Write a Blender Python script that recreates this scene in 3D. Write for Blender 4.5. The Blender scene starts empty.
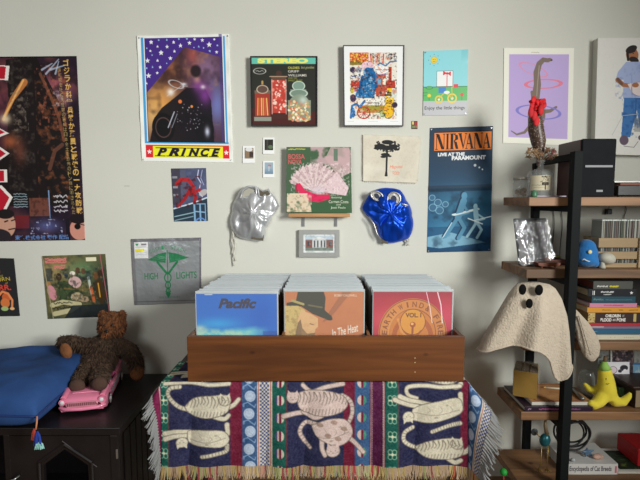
import bpy, bmesh, math, random
import numpy as np
from mathutils import Vector, Matrix, noise as mnoise

SC = bpy.context.scene
COL = SC.collection
PI = math.pi

# ------------------------------------------------------------------ camera, sky, lights, exposure
FPX = 470.0
PITCH = math.atan(40.0 / FPX)
CZ = 1.40
cam_d = bpy.data.cameras.new('camera'); cam_d.sensor_width = 36.0; cam_d.lens = FPX / 640 * 36
cam = bpy.data.objects.new('camera', cam_d); COL.objects.link(cam)
cam.location = (0, 0, CZ); cam.rotation_euler = (PI / 2 - PITCH, 0, 0)
cam_d.clip_start = 0.02
SC.camera = cam
SC.view_settings.view_transform = 'Standard'
SC.view_settings.look = 'None'
SC.view_settings.gamma = 1.0
SC.view_settings.use_curve_mapping = False
SC.view_settings.exposure = 0.0
w = bpy.data.worlds.new('World'); SC.world = w; w.use_nodes = True
bg = w.node_tree.nodes['Background']
bg.inputs[0].default_value = (1.0, 0.93, 0.82, 1); bg.inputs[1].default_value = 0.135

def area(name, loc, target, sx, sy, power, col, spread=180):
    d = bpy.data.lights.new(name, 'AREA'); d.shape = 'RECTANGLE'; d.spread = math.radians(spread); d.size = sx; d.size_y = sy
    d.energy = power; d.color = col
    o = bpy.data.objects.new(name, d); COL.objects.link(o); o.location = loc
    o.rotation_euler = (Vector(target) - Vector(loc)).to_track_quat('-Z', 'Y').to_euler()
    return o
area('window_daylight', (2.3, -0.65, 2.0), (-1.3, 2.2, 1.05), 0.8, 1.2, 41, (0.98, 1.0, 0.96), 88)
area('left_fill_light', (-1.6, -1.6, 2.1), (-0.5, 2.2, 1.2), 1.2, 1.2, 11, (0.94, 1.0, 1.0), 120)  # unseen fill lamp, added to brighten the left part of the wall
WY = 2.28            # the wall

# ------------------------------------------------------------------ helpers
cp_, sp_ = math.cos(PITCH), math.sin(PITCH)
def P(px, py, Y):
    """the point of the place that stands at distance Y along this line of sight"""
    a = (px - 320) / FPX; b = -(py - 240) / FPX
    d = Vector((a, cp_ + b * sp_, -sp_ + b * cp_))
    return Vector((0, 0, CZ)) + d * (Y / d.y)
def PX(px, py, Y): return P(px, py, Y).x
def PZ(py, Y): return P(320, py, Y).z

def lin(c):
    c = np.asarray(c, dtype=float) / 255.0
    return np.where(c <= 0.04045, c / 12.92, ((c + 0.055) / 1.055) ** 2.4)

_m = {}
def mat(name, col, rough=0.6, metal=0.0, nz=0.0, nscale=20.0, bump=0.0, bscale=60.0, alpha=1.0, trans=0.0, ior=1.45,
        sheen=0.0, coat=0.0, stretch=(1, 1, 1), spec=0.5, col2=None, detail=4.0, emit=None, sss=0.0):
    if name in _m: return _m[name]
    m = bpy.data.materials.new(name); m.use_nodes = True; nt = m.node_tree; N = nt.nodes; L = nt.links
    b = N['Principled BSDF']
    c = list(lin(col)) + [1]
    b.inputs['Base Color'].default_value = c
    b.inputs['Roughness'].default_value = rough; b.inputs['Metallic'].default_value = metal
    b.inputs['Alpha'].default_value = alpha; b.inputs['Transmission Weight'].default_value = trans
    b.inputs['IOR'].default_value = ior; b.inputs['Specular IOR Level'].default_value = spec
    b.inputs['Sheen Weight'].default_value = sheen; b.inputs['Coat Weight'].default_value = coat
    tc = N.new('ShaderNodeTexCoord'); mp = N.new('ShaderNodeMapping'); mp.inputs['Scale'].default_value = stretch
    L.new(tc.outputs['Object'], mp.inputs['Vector'])
    if nz > 0 or col2 is not None:
        n = N.new('ShaderNodeTexNoise'); n.inputs['Scale'].default_value = nscale; n.inputs['Detail'].default_value = detail
        L.new(mp.outputs[0], n.inputs['Vector'])
        r = N.new('ShaderNodeValToRGB'); r.color_ramp.elements[0].position = 0.3; r.color_ramp.elements[1].position = 0.7
        if col2 is None:
            r.color_ramp.elements[0].color = [x * (1 - nz) for x in c[:3]] + [1]
            r.color_ramp.elements[1].color = [min(1, x * (1 + nz)) for x in c[:3]] + [1]
        else:
            r.color_ramp.elements[0].color = c; r.color_ramp.elements[1].color = list(lin(col2)) + [1]
        L.new(n.outputs['Fac'], r.inputs['Fac']); L.new(r.outputs[0], b.inputs['Base Color'])
    if bump > 0:
        n = N.new('ShaderNodeTexNoise'); n.inputs['Scale'].default_value = bscale; n.inputs['Detail'].default_value = 3
        L.new(mp.outputs[0], n.inputs['Vector'])
        bp = N.new('ShaderNodeBump'); bp.inputs['Strength'].default_value = bump; bp.inputs['Distance'].default_value = 0.01
        L.new(n.outputs['Fac'], bp.inputs['Height']); L.new(bp.outputs[0], b.inputs['Normal'])
    _m[name] = m
    return m

def wood(name, dark, light, axis='X', rough=0.45, scale=6.0, knots=False):
    if name in _m: return _m[name]
    m = bpy.data.materials.new(name); m.use_nodes = True; nt = m.node_tree; N = nt.nodes; L = nt.links
    b = N['Principled BSDF']; b.inputs['Roughness'].default_value = rough
    tc = N.new('ShaderNodeTexCoord'); mp = N.new('ShaderNodeMapping')
    s = {'X': (0.18, 3, 3), 'Y': (3, 0.18, 3), 'Z': (3, 3, 0.18)}[axis]
    mp.inputs['Scale'].default_value = [k * scale for k in s]
    L.new(tc.outputs['Object'], mp.inputs['Vector'])
    n = N.new('ShaderNodeTexNoise'); n.inputs['Scale'].default_value = 1.6; n.inputs['Detail'].default_value = 7; n.inputs['Distortion'].default_value = 0.8
    L.new(mp.outputs[0], n.inputs['Vector'])
    r = N.new('ShaderNodeValToRGB'); r.color_ramp.elements[0].position = 0.32; r.color_ramp.elements[1].position = 0.68
    r.color_ramp.elements[0].color = list(lin(dark)) + [1]; r.color_ramp.elements[1].color = list(lin(light)) + [1]
    L.new(n.outputs['Fac'], r.inputs['Fac'])
    out = r.outputs[0]
    if knots:
        mp2 = N.new('ShaderNodeMapping'); mp2.inputs['Scale'].default_value = (5.2, 6, 7.5)
        L.new(tc.outputs['Object'], mp2.inputs['Vector'])
        v = N.new('ShaderNodeTexVoronoi'); v.inputs['Scale'].default_value = 1.0; L.new(mp2.outputs[0], v.inputs['Vector'])
        r2 = N.new('ShaderNodeValToRGB'); r2.color_ramp.elements[0].position = 0.03; r2.color_ramp.elements[1].position = 0.085
        r2.color_ramp.elements[0].color = (0.25, 0.2, 0.18, 1); r2.color_ramp.elements[1].color = (1, 1, 1, 1)
        L.new(v.outputs['Distance'], r2.inputs['Fac'])
        mx = N.new('ShaderNodeMix'); mx.data_type = 'RGBA'; mx.blend_type = 'MULTIPLY'; mx.inputs[0].default_value = 1
        L.new(out, mx.inputs[6]); L.new(r2.outputs[0], mx.inputs[7]); out = mx.outputs[2]
    L.new(out, b.inputs['Base Color'])
    bp = N.new('ShaderNodeBump'); bp.inputs['Strength'].default_value = 0.15; bp.inputs['Distance'].default_value = 0.004
    L.new(n.outputs['Fac'], bp.inputs['Height']); L.new(bp.outputs[0], b.inputs['Normal'])
    _m[name] = m
    return m

def printed(name, rough=0.5, coat=0.0, bump=0.0, bscale=300, spec=0.4, metal=0.0):
    """a printed or woven surface: its ink is the mesh's 'ink' colour attribute"""
    if name in _m: return _m[name]
    m = bpy.data.materials.new(name); m.use_nodes = True; nt = m.node_tree; N = nt.nodes; L = nt.links
    b = N['Principled BSDF']; b.inputs['Roughness'].default_value = rough; b.inputs['Coat Weight'].default_value = coat
    b.inputs['Specular IOR Level'].default_value = spec; b.inputs['Metallic'].default_value = metal
    b.inputs['Coat Roughness'].default_value = 0.15
    a = N.new('ShaderNodeAttribute'); a.attribute_name = 'ink'; L.new(a.outputs['Color'], b.inputs['Base Color'])
    if bump:
        tc = N.new('ShaderNodeTexCoord'); n = N.new('ShaderNodeTexNoise'); n.inputs['Scale'].default_value = bscale
        L.new(tc.outputs['Object'], n.inputs['Vector'])
        bp = N.new('ShaderNodeBump'); bp.inputs['Strength'].default_value = bump; bp.inputs['Distance'].default_value = 0.01
        L.new(n.outputs['Fac'], bp.inputs['Height']); L.new(bp.outputs[0], b.inputs['Normal'])
    _m[name] = m
    return m

def tag(o, label=None, cat=None, group=None, kind=None):
    if label: o['label'] = label
    if cat: o['category'] = cat
    if group: o['group'] = group
    if kind: o['kind'] = kind
    return o
def empty(name, loc, label, cat, group=None, rz=0):
    o = bpy.data.objects.new(name, None); COL.objects.link(o); o.location = loc; o.rotation_euler = (0, 0, rz)
    o.empty_display_size = 0.02
    return tag(o, label, cat, group)
def link(name, me, m, parent=None, smooth=False, world=True):
    o = bpy.data.objects.new(name, me)
    for k in (m if isinstance(m, (list, tuple)) else [m]): me.materials.append(k)
    COL.objects.link(o)
    if smooth and len(me.polygons): me.polygons.foreach_set('use_smooth', [True] * len(me.polygons))
    if parent is not None:
        o.parent = parent
        if world:
            M = chain(parent); o.matrix_parent_inverse = Matrix.Identity(4)
            me.transform(M.inverted())
    return o
def chain(o):
    M = Matrix.Identity(4)
    while o is not None:
        M = (Matrix.Translation(o.location) @ o.rotation_euler.to_matrix().to_4x4()) @ M; o = o.parent
    return M
def copy_tree(o, parent=None):
    c = o.copy(); COL.objects.link(c); c.parent = parent
    for ch in list(o.children): copy_tree(ch, c)
    return c

class MB:
    """collects shapes into one mesh (world coordinates)"""
    def __init__(s): s.b = bmesh.new()
    def add(s, bm2, M=None):
        if M is not None: bm2.transform(M)
        me = bpy.data.meshes.new('t'); bm2.to_mesh(me); s.b.from_mesh(me); bpy.data.meshes.remove(me); bm2.free(); return s
    def box(s, lo, hi, bev=0.0, M=None, seg=2):
        t = bmesh.new(); bmesh.ops.create_cube(t, size=1)
        lo = Vector(lo); hi = Vector(hi); sz = hi - lo
        for v in t.verts: v.co = Vector((lo.x + (v.co.x + .5) * sz.x, lo.y + (v.co.y + .5) * sz.y, lo.z + (v.co.z + .5) * sz.z))
        if bev > 0: bmesh.ops.bevel(t, geom=t.edges[:], offset=bev, segments=seg, affect='EDGES', profile=0.5)
        return s.add(t, M)
    def hexa(s, pts):
        """8 points: 4 of the front (TL TR BR BL) and 4 of the back"""
        t = bmesh.new(); v = [t.verts.new(p) for p in pts]
        for f in ((0, 3, 2, 1), (4, 5, 6, 7), (0, 1, 5, 4), (1, 2, 6, 5), (2, 3, 7, 6), (3, 0, 4, 7)): t.faces.new([v[i] for i in f])
        bmesh.ops.recalc_face_normals(t, faces=t.faces[:])
        return s.add(t)
    def cyl(s, a, b, r, r2=None, n=20, bev=0.0):
        a = Vector(a); b = Vector(b); d = b - a; t = bmesh.new()
        bmesh.ops.create_cone(t, cap_ends=True, segments=n, radius1=r, radius2=r if r2 is None else r2, depth=d.length)
        M = Matrix.Translation((a + b) / 2) @ d.to_track_quat('Z', 'Y').to_matrix().to_4x4()
        return s.add(t, M)
    def sph(s, c, r, M=None, u=24, v=16):
        t = bmesh.new(); bmesh.ops.create_uvsphere(t, u_segments=u, v_segments=v, radius=1)
        if not hasattr(r, '__len__'): r = (r, r, r)
        MM = Matrix.Translation(Vector(c)) @ (M if M is not None else Matrix.Identity(4)) @ Matrix.Diagonal((r[0], r[1], r[2], 1))
        return s.add(t, MM)
    def tube(s, pts, r, n=8, closed=False):
        pts = [Vector(p) for p in pts]; rs = r if hasattr(r, '__len__') else [r] * len(pts)
        t = bmesh.new(); rings = []; up = None
        for i, p in enumerate(pts):
            a = pts[(i - 1) % len(pts)] if (i > 0 or closed) else p; b = pts[(i + 1) % len(pts)] if (i < len(pts) - 1 or closed) else p
            d = (b - a).normalized()
            if up is None: up = d.orthogonal().normalized()
            up = (up - d * up.dot(d)).normalized(); q = d.cross(up)
            rings.append([t.verts.new(p + (up * math.cos(2 * PI * k / n) + q * math.sin(2 * PI * k / n)) * rs[i]) for k in range(n)])
        m = len(rings)
        for i in range(m if closed else m - 1):
            A = rings[i]; B = rings[(i + 1) % m]
            for k in range(n): t.faces.new((A[k], A[(k + 1) % n], B[(k + 1) % n], B[k]))
        if not closed:
            t.faces.new(rings[0][::-1]); t.faces.new(rings[-1])
        bmesh.ops.recalc_face_normals(t, faces=t.faces[:])
        return s.add(t)
    def lathe(s, prof, M=None, n=28):
        """prof: (r, z) pairs about the z axis"""
        t = bmesh.new(); rings = []
        for r, z in prof:
            if r < 1e-6: rings.append([t.verts.new((0, 0, z))])
            else: rings.append([t.verts.new((r * math.cos(2 * PI * k / n), r * math.sin(2 * PI * k / n), z)) for k in range(n)])
        for A, B in zip(rings, rings[1:]):
            for k in range(n):
                a, b2 = A[k % len(A)], A[(k + 1) % len(A)]; c, d = B[(k + 1) % len(B)], B[k % len(B)]
                f = []
                for v in (a, b2, c, d):
                    if v not in f: f.append(v)
                if len(f) > 2:
                    try: t.faces.new(f)
                    except ValueError: pass
        bmesh.ops.recalc_face_normals(t, faces=t.faces[:])
        return s.add(t, M)
    def prism(s, pts, off):
        """polygon pts (3D) pushed along the vector off"""
        t = bmesh.new(); off = Vector(off); A = [t.verts.new(Vector(p)) for p in pts]; B = [t.verts.new(Vector(p) + off) for p in pts]
        t.faces.new(A); t.faces.new(B[::-1]); n = len(A)
        for i in range(n): t.faces.new((A[i], B[i], B[(i + 1) % n], A[(i + 1) % n]))
        bmesh.ops.recalc_face_normals(t, faces=t.faces[:])
        return s.add(t)
    def build(s, name, m, parent=None, smooth=False, tri=False):
        me = bpy.data.meshes.new(name); s.b.to_mesh(me); s.b.free()
        return link(name, me, m, parent, smooth)

def autosmooth(o, ang=40):
    me = o.data; me.polygons.foreach_set('use_smooth', [True] * len(me.polygons))
    bm = bmesh.new(); bm.from_mesh(me)
    for e in bm.edges:
        if len(e.link_faces) == 2 and e.calc_face_angle(0) > math.radians(ang): e.smooth = False
    bm.to_mesh(me); bm.free(); return o

def melt(name, mb, voxel, m, parent=None, smooth=3):
    """joins overlapping shapes into one continuous skin"""
    me = bpy.data.meshes.new('t'); mb.b.to_mesh(me); mb.b.free()
    o = bpy.data.objects.new('t', me); COL.objects.link(o)
    r = o.modifiers.new('r', 'REMESH'); r.mode = 'VOXEL'; r.voxel_size = voxel
    if smooth:
        k = o.modifiers.new('s', 'SMOOTH'); k.iterations = smooth; k.factor = 0.7
    dg = bpy.context.evaluated_depsgraph_get()
    me2 = bpy.data.meshes.new_from_object(o.evaluated_get(dg)); me2.name = name
    bpy.data.objects.remove(o); bpy.data.meshes.remove(me); me2.materials.clear()
    return link(name, me2, m, parent, True)

def grid_mesh(name, pts, ink=None, closed_u=False):
    """pts: (rows, cols, 3) array -> mesh, with an optional (rows, cols, 3) linear ink colour"""
    R, C = pts.shape[:2]
    me = bpy.data.meshes.new(name)
    cols = C if closed_u else C - 1
    i = np.arange(R - 1)[:, None] * C; j = np.arange(cols)[None, :]; jn = (j + 1) % C
    q = np.stack([i + j, i + C + j, i + C + jn, i + jn], -1).reshape(-1, 4)
    me.vertices.add(R * C); me.vertices.foreach_set('co', pts.reshape(-1).astype(np.float32))
    me.loops.add(q.size); me.loops.foreach_set('vertex_index', q.reshape(-1).astype(np.int32))
    me.polygons.add(len(q)); me.polygons.foreach_set('loop_start', np.arange(len(q), dtype=np.int32) * 4)
    me.update(calc_edges=True)
    if ink is not None:
        a = me.color_attributes.new('ink', 'FLOAT_COLOR', 'POINT')
        rgba = np.ones((R * C, 4), np.float32); rgba[:, :3] = ink.reshape(-1, 3)
        a.data.foreach_set('color', rgba.reshape(-1))
    return me

# ------------------------------------------------------------------ a small painter for printed and woven surfaces
_glyphs = {}
def text_tris(s, shear=0.0, bold=0.0):
    k = (s, shear, bold)
    if k in _glyphs: return _glyphs[k]
    cu = bpy.data.curves.new('t', 'FONT'); cu.body = s; cu.shear = shear; cu.offset = bold
    o = bpy.data.objects.new('t', cu); COL.objects.link(o)
    dg = bpy.context.evaluated_depsgraph_get()
    me = bpy.data.meshes.new_from_object(o.evaluated_get(dg)); me.calc_loop_triangles()
    v = np.array([x.co[:2] for x in me.vertices]); t = np.array([x.vertices[:] for x in me.loop_triangles])
    bpy.data.objects.remove(o); bpy.data.curves.remove(cu); bpy.data.meshes.remove(me)
    _glyphs[k] = (v, t); return v, t

class Paint:
    def __init__(s, x0, y0, x1, y1, S=2.5, bgc=(255, 255, 255), seed=1):
        s.x0, s.y0, s.x1, s.y1 = x0, y0, x1, y1
        s.W = max(2, int(round((x1 - x0) * S)) + 1); s.H = max(2, int(round((y1 - y0) * S)) + 1)
        s.X, s.Y = np.meshgrid(np.linspace(x0, x1, s.W), np.linspace(y0, y1, s.H))
        s.a = np.zeros((s.H, s.W, 3)); s.a[:] = bgc; s.px = (x1 - x0) / (s.W - 1); s.rng = np.random.RandomState(seed)
    def mix(s, m, c, al=1.0):
        m = np.clip(m, 0, 1) * al; s.a = s.a * (1 - m[..., None]) + np.asarray(c, float) * m[..., None]; return s
    def rect(s, x0, y0, x1, y1, c, al=1): return s.mix(((s.X >= x0) & (s.X <= x1) & (s.Y >= y0) & (s.Y <= y1)).astype(float), c, al)
    def ell(s, cx, cy, rx, ry, c, rot=0, al=1, soft=0.0):
        r = math.radians(rot); dx = s.X - cx; dy = s.Y - cy
        u = (dx * math.cos(r) + dy * math.sin(r)) / rx; v = (-dx * math.sin(r) + dy * math.cos(r)) / ry
        d = np.sqrt(u * u + v * v)
        if soft > 0: return s.mix((1 + soft - d) / (2 * soft), c, al)
        return s.mix((1 - d) * min(rx, ry) / s.px + 0.5, c, al)
    def ring(s, cx, cy, rx, ry, wd, c, rot=0, al=1):
        r = math.radians(rot); dx = s.X - cx; dy = s.Y - cy
        u = (dx * math.cos(r) + dy * math.sin(r)) / rx; v = (-dx * math.sin(r) + dy * math.cos(r)) / ry
        d = np.abs(np.sqrt(u * u + v * v) - 1) * min(rx, ry)
        return s.mix((wd / 2 - d) / s.px + 0.5, c, al)
    def glow(s, cx, cy, rx, ry, c, al=1):
        return s.mix(np.exp(-(((s.X - cx) / rx) ** 2 + ((s.Y - cy) / ry) ** 2)), c, al)
    def poly(s, pts, c, al=1):
        m = np.zeros(s.X.shape, bool); n = len(pts)
        for i in range(n):
            (xa, ya), (xb, yb) = pts[i], pts[(i + 1) % n]
            if ya == yb: continue
            k = ((ya > s.Y) != (yb > s.Y)) & (s.X < (xb - xa) * (s.Y - ya) / (yb - ya) + xa); m ^= k
        return s.mix(m.astype(float), c, al)
    def line(s, pts, wd, c, al=1, wd2=None):
        m = np.zeros(s.X.shape); n = len(pts) - 1
        for i in range(n):
            (xa, ya), (xb, yb) = pts[i], pts[i + 1]; dx, dy = xb - xa, yb - ya; L2 = dx * dx + dy * dy + 1e-9
            t = np.clip(((s.X - xa) * dx + (s.Y - ya) * dy) / L2, 0, 1)
            d = np.hypot(s.X - xa - t * dx, s.Y - ya - t * dy)
            ww = wd if wd2 is None else wd + (wd2 - wd) * (i + t) / n
            m = np.maximum(m, (ww / 2 - d) / s.px + 0.5)
        return s.mix(m, c, al)
    def star(s, cx, cy, r, c, al=1, n=5, rot=-90):
        p = []
        for k in range(2 * n):
            q = r if k % 2 == 0 else r * 0.42; a = math.radians(rot + 180 * k / n); p.append((cx + q * math.cos(a), cy + q * math.sin(a)))
        return s.poly(p, c, al)
    def text(s, t, x0, y0, x1, y1, c, rot=0, shear=0, bold=0, al=1):
        """the words t filling the box x0..x1, y0..y1, turned by rot about its centre"""
        v, tr = text_tris(t, shear, bold)
        if len(v) == 0: return s
        lo = v.min(0); hi = v.max(0); sz = np.maximum(hi - lo, 1e-6)
        q = (v - lo) / sz; q = np.stack([x0 + q[:, 0] * (x1 - x0), y1 - q[:, 1] * (y1 - y0)], 1)
        if rot:
            r = math.radians(rot); cx, cy = (x0 + x1) / 2, (y0 + y1) / 2; d = q - (cx, cy)
            q = np.stack([cx + d[:, 0] * math.cos(r) - d[:, 1] * math.sin(r), cy + d[:, 0] * math.sin(r) + d[:, 1] * math.cos(r)], 1)
        sx = (s.W - 1) / (s.x1 - s.x0); sy = (s.H - 1) / (s.y1 - s.y0)
        g = (q - (s.x0, s.y0)) * (sx, sy); K = 3
        m = np.zeros((s.H * K, s.W * K), bool); g = (g + 0.5) * K - 0.5
        for a, b, d in tr:
            A, B, D = g[a], g[b], g[d]
            xa = max(0, int(math.floor(min(A[0], B[0], D[0])))); xb = min(s.W * K - 1, int(math.ceil(max(A[0], B[0], D[0]))))
            ya = max(0, int(math.floor(min(A[1], B[1], D[1])))); yb = min(s.H * K - 1, int(math.ceil(max(A[1], B[1], D[1]))))
            if xb < xa or yb < ya: continue
            xx, yy = np.meshgrid(np.arange(xa, xb + 1), np.arange(ya, yb + 1))
            def e(p, r2): return (r2[0] - p[0]) * (yy - p[1]) - (r2[1] - p[1]) * (xx - p[0])
            e1, e2, e3 = e(A, B), e(B, D), e(D, A)
            m[ya:yb + 1, xa:xb + 1] |= ((e1 >= 0) & (e2 >= 0) & (e3 >= 0)) | ((e1 <= 0) & (e2 <= 0) & (e3 <= 0))
        mm = m.reshape(s.H, K, s.W, K).mean((1, 3))
        return s.mix(mm, c, al)
    def vnoise(s, scale, seed=0, octv=3):
        rng = np.random.RandomState(seed); out = np.zeros(s.X.shape); amp = 1; tot = 0
        for o in range(octv):
            gx = (s.X - s.x0) / scale * 2 ** o; gy = (s.Y - s.y0) / scale * 2 ** o
            nx, ny = int(gx.max()) + 3, int(gy.max()) + 3; T = rng.rand(ny, nx)
            ix = gx.astype(int); iy = gy.astype(int); fx = gx - ix; fy = gy - iy; fx = fx * fx * (3 - 2 * fx); fy = fy * fy * (3 - 2 * fy)
            out += amp * ((T[iy, ix] * (1 - fx) + T[iy, ix + 1] * fx) * (1 - fy) + (T[iy + 1, ix] * (1 - fx) + T[iy + 1, ix + 1] * fx) * fy); tot += amp; amp *= .55
        return out / tot
    def cloud(s, c, scale, th=0.5, k=4, al=1, seed=0, box=None, octv=3):
        m = np.clip((s.vnoise(scale, seed, octv) - th) * k, 0, 1)
        if box: m = m * ((s.X >= box[0]) & (s.X <= box[2]) & (s.Y >= box[1]) & (s.Y <= box[3]))
        return s.mix(m, c, al)
    def spots(s, box, n, r, cols, al=0.9, ell=None):
        for i in range(n):
            x = s.rng.uniform(box[0], box[2]); y = s.rng.uniform(box[1], box[3])
            if ell and ((x - (box[0] + box[2]) / 2) / ((box[2] - box[0]) / 2)) ** 2 + ((y - (box[1] + box[3]) / 2) / ((box[3] - box[1]) / 2)) ** 2 > 1: continue
            s.ell(x, y, r * s.rng.uniform(.6, 1.4), r * s.rng.uniform(.6, 1.4), cols[s.rng.randint(len(cols))], rot=s.rng.uniform(0, 180), al=al)
        return s
    def scribble(s, x0, y0, x1, c, h=1.2, wd=0.5, al=0.9):
        x = x0; pts = []
        while x < x1: pts.append((x, y0 + s.rng.uniform(-h / 2, h / 2))); x += s.rng.uniform(.5, 1.1)
        return s.line(pts, wd, c, al) if len(pts) > 1 else s
    def curve(s, pts, n=6):
        out = []
        q = [pts[0]] + list(pts) + [pts[-1]]
        for i in range(len(pts) - 1):
            a, b, c, d = [np.array(k, float) for k in q[i:i + 4]]
            for j in range(n):
                t = j / n; out.append(tuple(.5 * (2 * b + (c - a) * t + (2 * a - 5 * b + 4 * c - d) * t * t + (3 * b - a - 3 * c + d) * t ** 3)))
        return out + [tuple(pts[-1])]
    def blur(s, n=1):
        for _ in range(n):
            p = np.pad(s.a, ((1, 1), (1, 1), (0, 0)), 'edge')
            s.a = (p[1:-1, 1:-1] * 2 + p[:-2, 1:-1] + p[2:, 1:-1] + p[1:-1, :-2] + p[1:-1, 2:]) / 6
        return s
    def ink(s, gain=1.0, lift=0.0): return np.clip(lin(np.clip(s.a, 0, 255)) * gain + lift, 0, 0.95)

GAIN = 1.3
def sheet(name, paint, corners, Yf, thick, m, parent=None, gain=None, bulge=None, lift=0.0):
    """a flat printed sheet with thickness; corners = TL TR BR BL as seen, on the plane Y = Yf"""
    c = [np.array(P(x, y, Yf)) for x, y in corners]
    u = np.linspace(0, 1, paint.W)[None, :, None]; v = np.linspace(0, 1, paint.H)[:, None, None]
    pts = (c[0] * (1 - u) + c[1] * u) * (1 - v) + (c[3] * (1 - u) + c[2] * u) * v
    if bulge is not None: pts[..., 1] -= bulge(u[..., 0], v[..., 0])
    ink = paint.ink(GAIN if gain is None else gain, lift)
    # rim: one more ring of points pushed back
    big = np.zeros((paint.H + 2, paint.W + 2, 3)); big[1:-1, 1:-1] = pts
    big[0, 1:-1] = pts[0]; big[-1, 1:-1] = pts[-1]; big[1:-1, 0] = pts[:, 0]; big[1:-1, -1] = pts[:, -1]
    big[0, 0] = pts[0, 0]; big[0, -1] = pts[0, -1]; big[-1, 0] = pts[-1, 0]; big[-1, -1] = pts[-1, -1]
    rim = np.zeros(big.shape[:2], bool); rim[0] = rim[-1] = True; rim[:, 0] = rim[:, -1] = True
    big[rim, 1] = Yf + thick
    bi = np.zeros_like(big); bi[1:-1, 1:-1] = ink
    bi[0, 1:-1] = ink[0]; bi[-1, 1:-1] = ink[-1]; bi[1:-1, 0] = ink[:, 0]; bi[1:-1, -1] = ink[:, -1]
    bi[0, 0] = ink[0, 0]; bi[0, -1] = ink[0, -1]; bi[-1, 0] = ink[-1, 0]; bi[-1, -1] = ink[-1, -1]
    me = grid_mesh(name, big, bi)
    n = me.vertices; W2 = big.shape[1]; H2 = big.shape[0]
    bm = bmesh.new(); bm.from_mesh(me); bm.verts.ensure_lookup_table()
    loop = [bm.verts[i] for i in range(W2)] + [bm.verts[(r + 1) * W2 - 1] for r in range(1, H2)] + \
           [bm.verts[(H2 - 1) * W2 + i] for i in range(W2 - 2, -1, -1)] + [bm.verts[r * W2] for r in range(H2 - 2, 0, -1)]
    bm.faces.new(loop); bm.to_mesh(me); bm.free()
    return link(name, me, m, parent)
def root_at(name, corners, Y, label, cat, group=None):
    x = sum(c[0] for c in corners) / 4; y = max(c[1] for c in corners)
    return empty(name, P(x, y, Y), label, cat, group)
# ------------------------------------------------------------------ the room
wallm = mat('wall_paint', (217, 216, 206), rough=0.85, nz=0.02, nscale=3, bump=0.03, bscale=90, spec=0.2)
floorm = wood('floor_oak', (120, 88, 60), (160, 122, 86), 'X', 0.4, 3)
o = MB().box((-3.4, WY, -0.02), (3.0, WY + 0.1, 2.75)).build('wall_back', wallm); tag(o, kind='structure')
o = MB().box((-3.4, -2.6, -0.05), (3.0, WY, 0.0)).build('floor', floorm); tag(o, kind='structure')

# ------------------------------------------------------------------ things hung on the wall
paper = printed('glossy_poster_paper', 0.5, 0.0, spec=0.18)
matte = printed('matte_paper', 0.8, spec=0.15)
tinm = printed('enamelled_tin', 0.35, 0.1)
steel = mat('steel_pin', (170, 170, 170), 0.3, 0.9)
YS = WY - 0.002
def pins(parent, spots, m=None, name='pin', r=0.0035):
    for i, (x, y) in enumerate(spots):
        p = P(x, y, WY - 0.005)
        MB().cyl(p + Vector((0, 0.003, 0)), p + Vector((0, -0.001, 0)), r, n=10).build(name, m or steel, parent)

def frame_thing(name, label, corners, depth, wd, fm, paint, pm, lift=0.004, group=None, gain=None, matboard=None, glass=False):
    """a picture frame hung on the wall: frame > picture, glass"""
    root = root_at(name, corners, WY - depth / 2, label, 'picture' if name != 'framed_record_cover' else 'record cover', group)
    Yf = WY - depth
    out = [P(x, y, Yf) for x, y in corners]
    cx = sum((p for p in out), Vector()) / 4
    f = MB()
    inn = []
    for i, p in enumerate(out):
        sx = 1 if p.x < cx.x else -1; sz = 1 if p.z < cx.z else -1
        inn.append(p + Vector((sx * wd, 0, sz * wd)))
    back = Vector((0, depth - 0.002, 0))
    for i in range(4):
        j = (i + 1) % 4
        f.hexa([out[i], out[j], inn[j], inn[i], out[i] + back, out[j] + back, inn[j] + back, inn[i] + back])
    f.build('frame', fm, root)
    Yp = Yf + lift
    def topx(p):  # back to pixels for sheet()
        q = p - Vector((0, 0, CZ)); dx = q.x; dy = q.y * cp_ - q.z * sp_; dz = q.y * sp_ + q.z * cp_
        return (320 + FPX * dx / dy, 240 - FPX * dz / dy)
    cor = [topx(Vector((p.x, Yp, p.z)) ) for p in inn]
    sheet('picture', paint, cor, Yp, 0.003, pm, root, gain)
    return root

# --- tall film poster, far left (a plain dark hill in place of its creature)
p = Paint(-42, 57, 83, 241, 2.2, (34, 22, 36), 3)
p.glow(-10, 90, 40, 40, (120, 60, 70), .8).glow(60, 85, 25, 12, (150, 80, 90), .9).glow(62, 98, 10, 6, (225, 190, 200), .8)
p.cloud((110, 60, 55), 16, .5, 3, .5, 4).cloud((20, 14, 20), 12, .5, 4, .6, 9)
p.poly([(8, 60), (40, 56), (62, 100), (80, 160), (80, 205), (-30, 205), (6, 150), (10, 100)], (26, 20, 20), .95)
p.cloud((92, 84, 76), 4, .5, 3, .55, 5, (8, 60, 36, 190)).cloud((140, 78, 45), 5, .52, 4, .7, 6, (38, 70, 70, 200))
p.cloud((22, 16, 18), 9, .5, 5, .6, 12, (10, 60, 66, 200))
p.line([(27, 82), (14, 98), (4, 118)], 7, (196, 120, 60), .85, 3).line([(26, 80), (5, 115)], 2, (235, 180, 110), .8)
p.cloud((176, 96, 70), 3, .55, 5, .6, 31, (40, 66, 70, 130)).line([(44, 74), (54, 96), (62, 118), (66, 140)], 3, (150, 86, 60), .6).cloud((216, 196, 206), 4, .6, 5, .6, 33, (52, 86, 70, 106)).line([(50, 168), (56, 150), (64, 144)], 4, (150, 90, 66), .5).cloud((130, 118, 104), 3, .55, 5, .6, 35, (12, 90, 30, 130))
p.glow(6, 118, 6, 5, (240, 220, 180), .8).glow(10, 140, 8, 7, (190, 100, 60), .7).glow(20, 150, 6, 12, (150, 80, 60), .5)
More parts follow.
